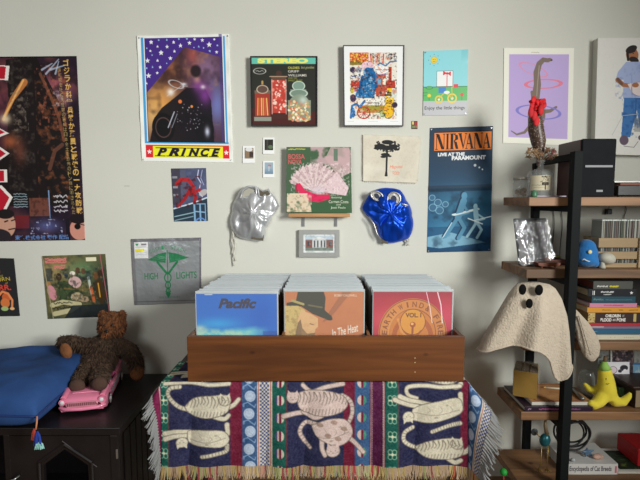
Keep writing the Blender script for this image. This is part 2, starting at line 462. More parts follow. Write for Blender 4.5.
for (a, b) in (((46, 70), (57, 64)), ((50, 74), (64, 60)), ((55, 70), (70, 66)), ((60, 74), (64, 62))): p.line([a, b], 2, (170, 185, 205), .8, 1)
RED = (170, 26, 44); WHT = (225, 215, 210)
def redblk(q): p.poly(q, WHT); cx = sum(a for a, b in q) / len(q); cy = sum(b for a, b in q) / len(q); p.poly([(cx + (a - cx) * .86, cy + (b - cy) * .86) for a, b in q], RED)
for q in ([(-40, 62), (12, 66), (10, 80), (-40, 76)], [(-40, 76), (-28, 76), (-26, 100), (-40, 100)], [(-40, 118), (-20, 116), (9, 132), (-2, 136), (-40, 124)], [(-40, 140), (-4, 143), (9, 152), (-8, 163), (-40, 166)],
          [(-40, 168), (6, 168), (6, 181), (-40, 181)], [(-40, 184), (0, 184), (11, 196), (1, 214), (-40, 220)]): redblk(q)
cols_ = 'ゴジラか科学兵器か驚異と戦慄の一大攻防戦'
for i, ch in enumerate(cols_):
    y = 60 + i * 7.75; x = 68.5 + i * .38
    p.text(ch, x, y + (2.8 if ch == '一' else 0), x + 6, y + (3.8 if ch == '一' else 6.6), (225, 178, 92), bold=.02)
for i, ch in enumerate('放射能を吐く大怪獣の暴威は日本全土を恐怖のドン底に叩き込んだ'):
    y = 68 + i * 4.9; x = 62.4 + i * .3
    p.text(ch, x, y, x + 3.4, y + 4, (190, 165, 100))
p.rect(28, 197, 48, 216, (120, 70, 55), .8).cloud((70, 40, 35), 3, .5, 5, .8, 2, (28, 197, 48, 216)).rect(13, 215, 27, 228, (110, 30, 35), .8)
for k in range(6): p.scribble(12, 193 + k * 2.6, 26, (150, 175, 185), 1.2, .7)
for k in range(4):
    p.scribble(53, 196 + k * 5, 67, (215, 210, 215), 3, .8)
p.glow(45, 226, 14, 7, (90, 100, 160), .7).line([(48, 190), (48.5, 218)], 1.2, (130, 170, 220), .9, .6)
p.cloud((190, 195, 225), 3, .62, 6, .8, 7, (28, 219, 66, 234))
p.ell(4, 224, 9, 13, (186, 140, 120)).ell(3, 213, 9, 5, (30, 24, 26)).ell(-6, 236, 14, 8, (40, 34, 40)).line([(6, 229), (12, 228)], 1.2, (40, 25, 25)).line([(2, 221), (5, 220)], 1.4, (35, 20, 20)).line([(9, 220), (12, 219)], 1.2, (35, 20, 20))
p.ell(78, 230, 10, 11, (190, 130, 115)).ell(77, 219, 9, 5, (28, 20, 24)).ell(76, 227, 3.2, 3, (15, 12, 14)).line([(70, 222), (84, 226)], .8, (20, 15, 15)).rect(64, 219, 68, 241, (25, 20, 30))
p.text('東宝株式会社 製作 配給', 12, 235, 67, 240, (92, 130, 190), bold=.02)
p.rect(-42, 57, 83, 58.2, (20, 16, 22))
o = sheet('film_poster', p, [(-42, 57), (76.5, 56), (85, 240), (-38, 242)], YS, 0.0015, paper)
tag(o, 'tall dark film poster with red and yellow Japanese writing, at the far left edge', 'poster')

# --- starry poster with the yellow name strip (plain smoky picture in place of its photograph)
p = Paint(137, 35, 233, 163, 3, (222, 222, 216), 5)
p.rect(140.5, 37, 229, 160, (228, 232, 230)).rect(141, 37, 143.5, 144, (70, 150, 200)).rect(226.5, 37, 228.6, 144, (70, 150, 200)).rect(141, 142.5, 229, 144.5, (70, 150, 200))
p.rect(144.5, 37.5, 225.5, 143, (20, 14, 18)); q = Paint(137, 35, 233, 163, 3, (66, 42, 52), 6)
q.glow(160, 105, 20, 26, (214, 150, 74), .95).glow(150, 118, 12, 22, (222, 178, 110), .7).glow(172, 72, 10, 18, (150, 92, 60), .8).glow(208, 70, 16, 22, (128, 96, 128), .9)
q.glow(218, 105, 10, 22, (104, 112, 170), .95).glow(194, 55, 6, 10, (170, 80, 70), .7).glow(188, 130, 24, 8, (96, 60, 84), .8).glow(170, 138, 12, 8, (200, 130, 70), .7)
q.cloud((30, 18, 24), 14, .5, 4, .6, 3).cloud((190, 130, 80), 9, .6, 4, .35, 8)
q.poly([(152, 118), (160, 108), (176, 96), (186, 88), (206, 88), (212, 100), (214, 143), (146, 143)], (18, 14, 20), .93)
q.ell(161, 128, 12, 15, (14, 11, 14), al=.95).ring(161, 128, 8, 10, 1, (96, 70, 66), al=.8).ell(204, 130, 10, 14, (16, 13, 18), al=.95)
q.glow(206, 95, 7, 10, (112, 52, 128), .95).glow(199, 86, 6, 7, (120, 58, 130), .85).glow(198, 79, 3.5, 4, (205, 150, 130), .6).ell(197, 71, 5.5, 6, (26, 18, 22), al=.85, soft=.2)
q.glow(170, 92, 4, 4, (232, 224, 214), .95).glow(184, 84, 3, 1.4, (214, 222, 232), .9).glow(204, 87, 2.6, 2.2, (236, 228, 230), .7).glow(207, 132, 2.6, 5, (200, 205, 225), .9)
q.ell(179.5, 101.5, 2, 2, (214, 112, 60)).ell(191.5, 106.5, 1.4, 1.4, (226, 134, 62)).ring(176, 84, 8, 3.4, .8, (190, 190, 195), 20, .8)
q.line([(166, 96), (181, 86), (188, 86)], .7, (200, 200, 205), .7).line([(166, 128), (173, 112)], 1.1, (190, 195, 210), .9).line([(170, 128), (176, 114)], .7, (170, 175, 190), .8)
q.spots((176, 104, 204, 132), 40, .5, [(150, 140, 150), (100, 90, 105), (190, 185, 195)]); q.blur(1)
msk = ((p.X > 145) & (p.X < 225) & (p.Y < 142.5) & (p.Y > 38)); p.a[msk] = q.a[msk]
p.poly([(144.5, 37.5), (225.5, 37.5), (225.5, 58), (186, 47), (144.5, 93)], (66, 42, 126)); p.mix((p.X > 222).astype(float) * (p.Y < 142) * (p.X < 225.5), (70, 55, 120), .6)
for x, y, r in ((151.5, 41.5, 2.6), (159.5, 39.5, 1.2), (168, 39.5, 1.3), (175, 42, 2), (180.5, 39, 1.3), (191.5, 43, 2.2), (189, 39, 1.2), (197, 39.5, 1.6), (205, 40.5, 2), (212, 45, 3), (217.5, 40, 1.5), (161.5, 52.3, 3),
                (158, 46, 1.5), (168, 46.4, 2.2), (182, 45.5, 2.4), (150.3, 50.2, 1.6), (175.5, 51, 1.8), (147, 60, 2.8), (157.5, 60, 1.8), (171, 58, 2.3), (143.8 + 2, 67.5, 1.3), (152, 66.5, 1.2), (160, 66.7, 1.8), (147.5, 75.2, 3),
                (156.7, 72.5, 1.7), (212.4, 51.4, 1.3), (219.5, 52.5, 1.8), (201, 46.8, 1.2), (206, 48.2, 1.2), (167, 63, 1), (152, 54.5, 1.1), (145, 83, 1.5), (146.8, 47.5, 1.1), (220.5, 46, 1.2), (196, 47.5, .8)):
    p.star(x, y, r, (236, 232, 245) if r > 1.3 else (150, 190, 230))
p.rect(141.5, 147, 229.5, 159.3, (236, 220, 40)).rect(141.5, 145.8, 229.5, 147, (200, 60, 50)).rect(141.5, 147, 149, 159.3, (206, 36, 46)).rect(223, 147, 229.5, 159.3, (206, 36, 46))
p.star(145.3, 153.2, 2.8, (240, 236, 236)).star(226.3, 153.2, 2.8, (240, 236, 236))
for i, ch in enumerate('PRINCE'):
    xs = [(153, 164), (165, 177), (178, 184.5), (186, 198.5), (199, 209), (210, 220)][i]
    p.text(ch, xs[0], 149, xs[1], 157.4, (24, 18, 40), shear=.35, bold=.06)
    p.rect(xs[0] - 1, 148.6, xs[1], 149.5, (24, 18, 40), .7).rect(xs[0] - 2, 156.8, xs[1] - 2, 157.8, (24, 18, 40), .7)
def bulge1(u, v): return 0.0006 + 0.0035 * np.exp(-((u - 1) / .03) ** 2) * (0.5 + .5 * np.sin(v * 31)) + 0.003 * np.exp(-(v / .02) ** 2) * (0.5 + .5 * np.sin(u * 24)) + 0.003 * np.exp(-(u / .03) ** 2) * (.5 + .5 * np.sin(v * 23))
o = sheet('starry_poster', p, [(137, 36), (229, 34), (233, 162.5), (142, 161)], YS, 0.0015, paper, bulge=bulge1)
tag(o, 'large purple starry poster with a yellow strip and white creased border', 'poster')
pins(o, [(139, 38), (227.5, 36), (231, 160), (143.5, 159.5)])

# --- small comic print (a red streamer over roofs in place of its figure)
p = Paint(171, 168, 208, 222, 4, (70, 76, 104), 7)
p.cloud((110, 118, 150), 10, .45, 3, .7, 2).rect(171, 168, 180, 205, (58, 52, 62), .8).rect(181, 170, 186, 200, (86, 84, 100), .7)
for y in (176, 186, 194): p.rect(172, y, 177, y + 2, (150, 150, 160), .8)
p.line([(200, 170), (198.5, 177), (202, 183), (199, 192), (203, 197)], 1, (205, 205, 235), .9).line([(204, 170), (202, 178), (205, 185)], .7, (190, 190, 225), .8)
p.poly([(171, 209), (201, 201), (208, 198), (208, 222), (171, 222)], (36, 52, 66)).line([(171, 209), (192, 203.5), (208, 198)], 1.4, (190, 205, 215)).line([(172, 217), (193, 213)], 1, (140, 170, 180)).line([(172, 221), (192, 217)], 1, (120, 150, 160))
p.rect(193, 204, 206, 222, (120, 160, 190)).rect(195, 205, 199, 222, (36, 52, 70)).rect(201, 205, 205, 222, (36, 52, 70)).line([(195, 212), (205, 213)], 1.2, (130, 170, 200)).ring(200, 223, 5, 4, 1.4, (90, 130, 190))
p.line([(176, 184), (181, 179.5), (189, 180), (194, 187), (190, 194), (200, 190)], 4.2, (168, 34, 38), 1, 3.2).line([(190, 190), (184, 199), (176, 207)], 4.2, (150, 28, 34), 1, 2).line([(192, 190), (196, 197), (194, 203)], 3.2, (150, 28, 34))
p.cloud((70, 14, 20), 4, .55, 6, .7, 4, (174, 176, 202, 208)).ell(204, 193, 5, 3, (190, 180, 175), -30, .8); p.blur(1)
o = sheet('comic_print', p, [(171, 168.5), (206, 168), (208, 221), (174, 221.5)], YS, 0.001, paper)
tag(o, 'small blue comic print with a red shape above rooftops, below the starry poster', 'print')

# --- silver zip bag with the green wings
p = Paint(131, 238, 201, 305, 4, (136, 139, 142), 8)
p.rect(131, 238, 201, 241, (108, 106, 112)).rect(131, 241, 134, 305, (120, 118, 122)).rect(131, 301.5, 201, 302.3, (108, 108, 112)).rect(199.5, 238, 201, 305, (108, 104, 114))
G = (34, 116, 74)
for i, ch in enumerate('COSMIC STASH'):
    f = i / 11; x = 150 + f * 34; y = 252.5 - 4.2 * math.sin(f * PI)
    if ch != ' ': p.text(ch, x - 1.2, y - 3.2, x + 1.2, y + .6, (52, 126, 88), rot=(f - .5) * 44)
p.poly([(166, 252), (158, 253.5), (147, 259.5), (156, 261.5), (165, 263)], G).poly([(168, 252), (176, 253.5), (189, 258), (178, 261), (169, 263)], G)
for k in range(4): p.line([(152, 257 + k * 1.4), (158, 255.5 + k * 1.9), (164, 257 + k * 1.8)], .35, (120, 140, 130)); 
p.line([(157, 262), (161, 267), (166, 273.5)], 2.2, G).line([(177, 262), (173, 267), (168, 273.5)], 2.2, G).line([(167, 250), (167, 295)], .9, G)
for k, (yy, r) in enumerate(((278, 4.2), (285.5, 3.2), (291, 2.2))): p.ring(167, yy, r * .8, r, 1.1, G)
p.poly([(164, 294), (170, 294), (167, 299)], G).poly([(163.5, 291), (167, 293), (170.5, 291), (168, 296), (166, 296)], G)
p.text('HIGH', 143, 272.5, 157, 279.3, G, bold=.01).text('LIGHTS', 176, 272.3, 196.5, 279.3, G, bold=.01)
p.text('2021 DISPENSARY', 157, 297, 179.5, 299, (60, 120, 90))
p.rect(134, 241.5, 147.5, 257.5, (226, 228, 232)).rect(135, 248.2, 143.5, 251, (226, 208, 50)).poly([(135, 243), (138.5, 243), (136.8, 245.5)], (50, 140, 90)).rect(141, 242.8, 146, 244.6, (90, 80, 90), .7)
for y in (246.3, 252.3, 254): p.scribble(135.2, y, 146, (150, 155, 165), .5, .4)
bagm = printed('silver_zip_bag', 0.28, 0.3, 0.35, 25, 0.6, 0.25)
o = sheet('silver_zip_bag', p, [(131, 239), (201, 237.5), (201, 303), (134.5, 305)], YS - .003, 0.003, bagm, bulge=lambda u, v: 0.004 * np.sin(u * PI) * np.sin(v * PI) + .0012 * np.sin(u * 17 + v * 4))
tag(o, 'flat silver grey zip bag with green wings and HIGH LIGHTS, pinned to the wall', 'bag')
pins(o, [(133, 241), (199.5, 239.5)])

# --- picture record sleeve with a crowd
p = Paint(42, 254, 110, 319, 4, (92, 88, 56), 9)
p.glow(55, 268, 22, 12, (150, 128, 84), .9).glow(85, 270, 16, 10, (90, 130, 92), .8).glow(105, 290, 12, 24, (30, 38, 36), .9)
p.cloud((50, 60, 48), 8, .5, 4, .7, 3).cloud((36, 40, 44), 6, .58, 5, .7, 5, (60, 270, 110, 315))
for k in range(5): p.scribble(45, 257.5 + k * 1.7 + (3 if k > 2 else 0), 68 if k < 3 else 66, (212, 118, 116), 1.6, 1.1) if k < 3 else p.scribble(54, 258 + k * 2.2, 66, (212, 118, 116), 1.8, 1)
for x, y, r, c in ((58, 276, 3.2, (60, 46, 34)), (66, 275, 2.4, (60, 70, 76)), (73, 273.5, 2.6, (150, 120, 96)), (79, 270, 2.6, (84, 62, 44)), (85, 271, 2.6, (92, 68, 50)), (98, 276, 3, (98, 66, 40)), (103, 274, 3, (70, 46, 30)), (46, 283, 2.6, (150, 110, 70)), (91, 276, 2.4, (60, 74, 70))):
    p.ell(x, y, r, r * 1.25, c)
p.rect(44.5, 267, 51, 280, (52, 58, 60), .8).ell(75, 282, 7, 6, (196, 160, 158), 10).ell(73, 272.6, 3, 2, (222, 214, 200)).ell(49, 292, 4.5, 8, (196, 130, 140), -15).poly([(56, 281), (64, 280), (78, 291), (90, 293), (72, 296), (66, 304), (56, 296)], (58, 72, 46)).line([(63, 288), (82, 290), (90, 289)], 1.6, (110, 92, 52))
p.ell(76, 297, 7, 4.5, (176, 156, 124)).ell(84, 300, 5, 3, (160, 136, 108)).line([(90, 278), (92, 296)], 3, (190, 205, 205), .9, 1.6).line([(92, 288), (94, 302)], 3, (196, 92, 48), .9).cloud((30, 34, 30), 3, .5, 5, .55, 21, (50, 268, 110, 314)).cloud((150, 130, 90), 2.4, .6, 5, .5, 22, (44, 266, 108, 312)).poly([(96, 282), (104, 279), (108, 298), (102, 308), (97, 296)], (60, 44, 26)).line([(100, 284), (101, 298)], 1.4, (190, 140, 50))
p.line([(48, 305), (60, 302), (78, 305), (68, 311), (50, 314)], 5, (190, 180, 140), .9).scribble(50, 303, 70, (40, 44, 36), 2.4, .7).scribble(48, 308, 70, (36, 36, 32), 2.6, .8).poly([(64, 314), (70, 306), (110, 306), (110, 319), (60, 319)], (28, 34, 38), .85)
p.rect(89, 257, 100, 260.8, (214, 208, 178)).line([(42, 254), (48, 319)], 1, (150, 140, 110)).line([(104.5, 254), (110, 317)], .8, (170, 90, 100)); p.blur(1)
sleeve = mat('record_sleeve_board', (190, 184, 165), 0.7)
o = sheet('picture_record_sleeve', p, [(42, 256), (105, 254), (110, 316.5), (48, 319)], YS - .002, 0.004, paper)
tag(o, 'worn record sleeve painted with a crowd, on the wall above the brown bear', 'record cover')

# --- dark print at the left edge
p = Paint(-44, 256, 20, 317, 4, (38, 38, 40), 10)
p.text('THE', 1, 273.5, 6.5, 276, (206, 178, 60)).text('CTURN', -10, 276.5, 13.7, 280.5, (206, 178, 60), rot=-6).text('of', 8, 280.8, 11, 283, (206, 178, 60), rot=-6)
p.text('BURR.', -12, 284, 14, 290, (206, 62, 48), rot=-3, bold=.03).ell(1, 270, 3, 3, (130, 60, 60), al=.7)
p.ell(8, 297, 5, 4.5, (190, 90, 50)).line([(0, 295), (4, 291), (10, 293), (14, 300), (13, 308)], 2.4, (214, 130, 80)).ell(6, 303, 5, 5, (200, 110, 60)).ell(5, 309, 4, 2.4, (150, 175, 110)).ell(13, 309, 2.6, 1.6, (220, 170, 120)); p.blur(1)
o = sheet('dark_record_sleeve', p, [(-44, 257), (13.5, 258.5), (19.5, 316), (-40, 317)], YS - .002, 0.004, matte)
tag(o, 'black record sleeve with yellow and red words, cut off by the left edge', 'record cover')

# --- framed STEREO record cover
blackf = mat('black_frame', (24, 23, 24), 0.4)
p = Paint(252, 57, 316, 125, 4, (44, 44, 40), 11)
p.rect(252, 57, 316, 63.3, (96, 178, 160)).text('STEREO', 258, 57.6, 308, 62.6, (226, 216, 110), bold=.07)
p.ring(260, 70.5, 6, 3, .5, (180, 180, 170)).scribble(256, 70.5, 264, (190, 190, 180), 1.4, .5)
p.text('OLDIES', 288, 66, 299.5, 68.3, (205, 200, 80), bold=.02).text('but goodies', 301, 65.5, 314, 68.8, (200, 205, 130), shear=.3).text('GRIFF', 288, 69.5, 299, 72, (200, 196, 186), bold=.02).text('WILLIAMS', 288, 73.5, 306.5, 76, (200, 196, 186), bold=.02)
p.text('AND HIS', 288, 76.8, 297, 78.2, (185, 185, 70)).text('SWEET MUSIC', 288, 79, 302.5, 80.8, (185, 190, 70))
p.poly([(252, 108), (316, 112), (316, 125), (252, 125)], (72, 34, 32))
p.ell(262.5, 99, 7.5, 11.5, (150, 60, 44)).rect(255, 92, 270, 116, (150, 56, 44)).rect(254.6, 90, 270.4, 93, (110, 90, 76)).line([(262.5, 81), (262.5, 86)], 2, (170, 140, 80)).ell(262.5, 88, 5, 4, (90, 70, 62)).ring(262.5, 89, 5.5, 4, .7, (190, 170, 150))
for k in range(6): p.line([(258 + k * 1.7, 98), (257.5 + k * 2, 115)], 1.1, [(226, 150, 70), (206, 80, 60), (230, 180, 100)][k % 3])
p.rect(254, 117, 271, 121, (150, 165, 150), .8).rect(271.5, 79, 286, 114, (176, 62, 52)).spots((272, 80, 286, 113), 70, 1.1, [(232, 196, 180), (196, 70, 60), (226, 120, 100), (240, 220, 205)])
p.rect(271.5, 75.5, 286, 79.5, (90, 66, 54)).ell(279, 73, 3, 3, (70, 50, 44)).line([(270, 76), (287, 76)], 1, (170, 140, 120)).rect(272, 113, 286, 119, (70, 40, 36)).line([(272, 79), (272, 114)], .6, (210, 180, 170)).line([(286, 79), (286, 114)], .6, (200, 170, 160))
p.ell(298.5, 85.5, 6, 4.6, (120, 142, 130)).ring(298.5, 85.5, 6, 4.6, .7, (190, 205, 190)).rect(290.5, 89, 306, 96, (112, 130, 118)).ring(298.5, 93, 8.5, 4, .7, (180, 195, 180)).ell(299, 108, 11.5, 14, (128, 140, 122)).rect(288, 100, 310.5, 120, (128, 136, 118))
p.spots((288.5, 101, 310, 121), 110, 1.15, [(226, 196, 150), (196, 100, 70), (236, 226, 200), (170, 150, 90), (206, 140, 110)]).glow(303, 100, 4, 4, (190, 205, 196), .8); p.blur(1)
frame_thing('framed_record_cover', 'black framed STEREO record cover with three glass candy jars', [(250, 56), (317.5, 56), (317.5, 126), (251, 126)], .028, .006, blackf, p, paper)

# --- framed drawing with blue dog and yellow cat
p = Paint(343, 45, 404, 126, 4, (226, 228, 230), 12)
p.rect(349, 51.5, 397.5, 119.5, (214, 208, 196)).rect(349, 51.5, 368, 62, (196, 92, 44)).rect(349, 60, 370, 64, (130, 110, 40)).spots((350, 52, 368, 61), 50, .9, [(222, 150, 50), (190, 60, 40), (236, 190, 80)])
for i in range(7): p.line([(371 + i * 2, 63), (370.5 + i * 2.2, 53 + (i % 2) * 2)], 1.3, [(206, 60, 46), (222, 140, 60), (200, 196, 190)][i % 3])
p.spots((388, 52, 397, 60), 26, .8, [(60, 60, 66), (150, 150, 150)]).ell(367, 65, 6.5, 4.5, (214, 178, 190)).ell(352, 69, 3, 3, (54, 46, 70)).ell(358, 69, 3, 3, (150, 150, 160)).scribble(350, 76, 362, (40, 60, 110), 3, .9).ell(360, 75, 4, 4, (236, 236, 238), al=.5)
p.poly([(350, 80), (396, 80), (396, 88), (388, 88), (388, 92), (350, 91)], (176, 60, 44)).rect(376, 72, 386, 96, (170, 78, 60)).poly([(374, 74), (381, 68), (388, 74)], (120, 110, 150)).rect(389, 66, 392, 80, (170, 60, 40)).rect(378, 78, 381, 84, (110, 160, 190)).rect(383, 78, 386, 84, (226, 220, 200))
p.line([(376, 66), (380, 62), (386, 65), (390, 61), (397, 60)], 1.4, (60, 110, 160)).poly([(374, 64), (388, 66), (388, 72), (378, 74)], (230, 230, 228)).scribble(376, 69, 387, (70, 70, 80), 1, .5)
p.poly([(366, 67), (373, 67), (377, 76), (375, 92), (374, 98), (360, 98), (354, 96), (356, 90), (360, 84)], (38, 108, 164)).ell(367.5, 72, 4.5, 5.5, (30, 96, 152)).line([(362, 76), (358, 92)], 3, (28, 84, 138)).line([(373, 74), (376, 86)], 3, (30, 88, 142)).cloud((20, 56, 96), 2.2, .55, 6, .7, 3, (354, 68, 377, 98))
p.rect(357, 99, 387, 101, (220, 216, 208)).rect(360, 100.5, 381, 105, (222, 218, 206)).scribble(362, 102.6, 379, (60, 60, 60), 1.2, .5).rect(357, 105.5, 384, 113, (150, 140, 52)).ring(363, 113, 6.5, 6, 1.3, (186, 56, 46))
for k in range(6): a = k * PI / 6; p.line([(363 - 6 * math.cos(a), 113 - 6 * math.sin(a)), (363 + 6 * math.cos(a), 113 + 6 * math.sin(a))], .6, (186, 56, 46))
p.line([(349.5, 118), (351, 106), (355, 104), (359, 107), (364, 101)], 2.4, (46, 104, 166)).ell(352, 113, 2.2, 5, (46, 104, 166)).ell(390, 101, 5, 4.5, (222, 176, 44)).ell(389, 111, 5.5, 8, (222, 174, 40)).poly([(385.5, 99), (386.5, 94), (389, 98)], (222, 176, 44)).poly([(391, 98), (393.5, 94), (394.5, 99)], (222, 176, 44)).rect(387.5, 88, 392.5, 94.5, (222, 180, 40)).rect(385, 94, 395, 95.6, (40, 38, 40)).rect(387.5, 92, 392.5, 93.4, (40, 38, 40))
p.ring(389, 111, 5.5, 8, .5, (80, 60, 30)).ell(388, 100.5, .6, .6, (20, 20, 20)).ell(392, 100.5, .6, .6, (20, 20, 20)).ell(395, 93, 3, 5, (190, 200, 190)).ell(395.5, 105, 3, 3, (60, 46, 62)).ell(352, 98, 3.2, 4, (66, 50, 74)).ell(351, 90, 2, 3, (190, 170, 60)).rect(372, 114, 380, 118, (214, 206, 190)).scribble(373, 115.5, 379, (80, 110, 80), .6, .5).rect(380, 113, 386, 117, (110, 140, 60), .8)
p.cloud((236, 232, 224), 1.8, .63, 8, .5, 14, (349, 51.5, 397.5, 119.5)); p.cloud((44, 40, 50), 1.5, .6, 8, .6, 15, (349, 51.5, 397.5, 119.5)).cloud((196, 90, 60), 3, .64, 8, .5, 16, (349, 51.5, 397.5, 119.5)); p.scribble(346, 122, 353, (170, 170, 175), .5, .35).scribble(368, 122, 378, (170, 170, 175), .5, .35).scribble(391, 122, 400, (170, 170, 175), .5, .35)
greyf = mat('slim_dark_frame', (92, 90, 96), 0.35, 0.3)
frame_thing('framed_drawing', 'slim framed colourful drawing with a blue dog and a yellow cat', [(343, 45), (404.5, 45), (403.5, 126), (344, 126)], .03, .004, greyf, p, matte)

# --- tin sign (a parcel on a yellow bicycle in place of its character)
p = Paint(423, 50, 468, 115, 5, (134, 200, 208), 13)
p.rect(423, 86.5, 468, 101, (88, 172, 96)).rect(423, 86, 468, 86.7, (60, 120, 80)).rect(423, 100.5, 468, 115, (178, 178, 182)).ell(433.5, 59.3, 3.3, 3.3, (240, 196, 60)).ring(433.5, 59.3, 3.3, 3.3, .35, (190, 140, 40))
for k in range(8): a = k * PI / 4; p.ell(433.5 + 5.6 * math.cos(a), 59.3 + 5.6 * math.sin(a), .4, .5, (90, 130, 140))
p.ell(432.5, 58.8, .35, .5, (90, 60, 20)).ell(434.5, 58.8, .35, .5, (90, 60, 20)).line([(432.2, 60.5), (433.5, 61.2), (434.8, 60.5)], .4, (120, 80, 30))
p.ell(429, 87, 3.4, 1.6, (84, 166, 92)).ring(429, 87, 3.4, 1.6, .3, (50, 110, 70)).ell(429, 95, 1.8, 1.8, (236, 200, 60)).line([(429, 96.5), (429, 100)], .5, (50, 120, 60)).ell(462.5, 94.5, 1.7, 1.8, (214, 70, 66)).line([(462.5, 96), (462.5, 100)], .5, (50, 120, 60)).line([(423, 92), (427, 92)], .4, (50, 110, 70)).line([(423, 95), (426, 95)], .4, (50, 110, 70))
p.ring(439, 99, 3.4, 3.4, 1.5, (214, 186, 84)).ring(452.5, 98, 4.2, 4.2, 1.5, (222, 192, 84)).ell(439, 99, 1.2, 1.2, (236, 230, 210)).ell(452.5, 98, 1.4, 1.4, (236, 230, 210)).line([(439, 98), (445, 92), (452.5, 98)], 1, (206, 176, 70)).line([(452.5, 97), (452, 87), (455, 86)], .9, (206, 176, 70))
p.rect(436.5, 70.5, 453, 86, (238, 238, 236)).ring(444.7, 78.2, 8.6, 8.2, .4, (60, 60, 60), al=0).line([(436.5, 70.5), (453, 70.5), (453, 86), (436.5, 86), (436.5, 70.5)], .4, (70, 70, 74)).poly([(447, 73), (451, 71), (451, 76)], (206, 50, 60)).poly([(447, 73), (443, 70), (443, 75)], (206, 50, 60)).ell(447, 73, 1.2, 1.2, (190, 40, 50)).line([(447, 73), (447, 86)], .8, (206, 50, 60))
p.rect(438.5, 87, 446, 92.5, (60, 120, 190)).ell(447, 92, 3, 1.6, (238, 238, 236)).rect(454, 84, 458.5, 87.5, (206, 60, 66)).text('Enjoy the little things', 424.5, 105.8, 465.5, 110.2, (30, 30, 36), bold=.005)
o = sheet('tin_sign', p, [(424, 51), (468, 49.5), (467, 115), (423, 115.5)], YS - .002, 0.003, tinm, bulge=lambda u, v: 0.006 * np.clip(u - .85, 0, 1) * np.clip(.2 - v, 0, 1) * 30)
tag(o, 'small pastel tin sign reading Enjoy the little things, with a yellow bicycle', 'sign')
pins(o, [(425.5, 52.5), (466.5, 51.2), (465.5, 113.5), (424.5, 114)])

# --- tall blue concert poster
p = Paint(427, 126, 493, 252, 4, (34, 54, 74), 14)
p.mix(np.clip((p.Y - 150) / 60, 0, 1), (30, 70, 104)).glow(462, 205, 34, 20, (64, 130, 160), .7).glow(450, 232, 30, 14, (70, 140, 176), .8)
p.rect(427, 226, 493, 252, (24, 60, 96), .5).poly([(427, 236), (452, 232), (488, 243), (440, 248), (427, 246)], (150, 196, 214), .7).cloud((20, 40, 60), 9, .52, 4, .5, 3, (427, 185, 493, 252))
p.rect(427, 184, 493, 190, (26, 42, 58), .6)
for x, y, r in ((431, 196, 3), (437, 201, 3.6), (432, 206, 4), (439, 209, 4), (445, 203, 3)): p.ring(x, y, r, r * .9, .7, (140, 180, 200), al=.8).ell(x, y, r * .8, r * .7, (60, 100, 130), al=.8)
def figure(x, y, h, lean, c):
    p.ell(x + lean * h * .5, y - h, h * .07, h * .09, c).line([(x + lean * h * .45, y - h * .88), (x, y - h * .5)], h * .16, c).line([(x, y - h * .5), (x - h * .3, y - h * .05)], h * .09, c).line([(x, y - h * .5), (x + h * .16, y - h * .25), (x + h * .02, y)], h * .09, c).line([(x + lean * h * .4, y - h * .8), (x + h * .25, y - h * .6), (x + h * .05, y - h * .55)], h * .06, c).line([(x - h * .1, y - h * .55), (x + h * .5, y - h * .68)], h * .035, (206, 224, 232))
figure(457, 238, 44, .28, (28, 52, 78)); figure(458.5, 238, 43, .28, (86, 140, 170)); figure(478, 238, 32, -.1, (150, 190, 206)); p.line([(469, 218), (484, 224)], 1.2, (214, 230, 236)).line([(452, 222), (443, 237)], 1, (190, 215, 226))
p.blur(1).rect(432, 131, 491.5, 148.8, (226, 124, 54)).rect(432, 130.2, 491.5, 131, (30, 26, 30)).rect(432, 148.8, 491.5, 149.6, (40, 30, 30))
K = (32, 26, 28)
def didone(ch, x, w):
    y0, y1 = 132.6, 147.6; t = w * .30; h = .7
    def ser(a, b, y): p.rect(a, y - h / 2, b, y + h / 2, K)
    if ch == 'N': p.rect(x + .6, y0, x + 1.2, y1, K).rect(x + w - 1.2, y0, x + w - .6, y1, K).poly([(x + .4, y0), (x + t + .8, y0), (x + w - .6, y1), (x + w - t - .6, y1)], K); ser(x - .2, x + t, y0); ser(x - .3, x + 2.2, y1); ser(x + w - 2.4, x + w + .3, y0)
    if ch == 'I': p.rect(x + w * .25, y0, x + w * .75, y1, K); ser(x, x + w, y0); ser(x, x + w, y1)
    if ch == 'R': p.rect(x + .8, y0, x + .8 + t, y1, K).poly([(x + w * .45, y0), (x + w - .8, y0 + 1.5), (x + w - .6, y0 + 5.5), (x + w * .45, y0 + 7.6), (x + w * .45, y0 + 6.8), (x + w - t - .8, y0 + 5), (x + w - t - .8, y0 + 1.8), (x + w * .45, y0 + .6)], K).poly([(x + w * .45, y0 + 7), (x + w * .8, y0 + 8), (x + w, y1), (x + w - t, y1)], K); ser(x, x + w * .7, y0); ser(x, x + t + 1.6, y1)
    if ch == 'V': p.poly([(x + .2, y0), (x + t + .4, y0), (x + w * .62, y1 - 2), (x + w * .55, y1)], K).poly([(x + w - 1.2, y0), (x + w - .6, y0), (x + w * .6, y1), (x + w * .5, y1)], K); ser(x - .3, x + t + 1, y0); ser(x + w - 2.4, x + w + .2, y0)
    if ch == 'A': p.poly([(x + w * .45, y0), (x + w * .55, y0), (x + w - .2, y1), (x + w - t - .2, y1), (x + w * .4, y0 + 3)], K).poly([(x + w * .42, y0), (x + w * .5, y0), (x + 1.2, y1), (x + .6, y1)], K).rect(x + w * .25, y0 + 9.6, x + w * .72, y0 + 10.4, K); ser(x - .2, x + 2.4, y1); ser(x + w - t - 1, x + w + .3, y1)
for ch, x, wd in (('N', 433.3, 9.6), ('I', 443.8, 3.6), ('R', 448, 9.2), ('V', 457, 9), ('A', 464.4, 8.6), ('N', 473.4, 9.2), ('A', 482.6, 8.2)): didone(ch, x, wd)
p.text('LIVE AT THE', 436, 151, 464, 154.6, (226, 230, 234), bold=.05).text('PARAMOUNT', 450.5, 154.6, 486, 158.8, (226, 230, 234), bold=.05)
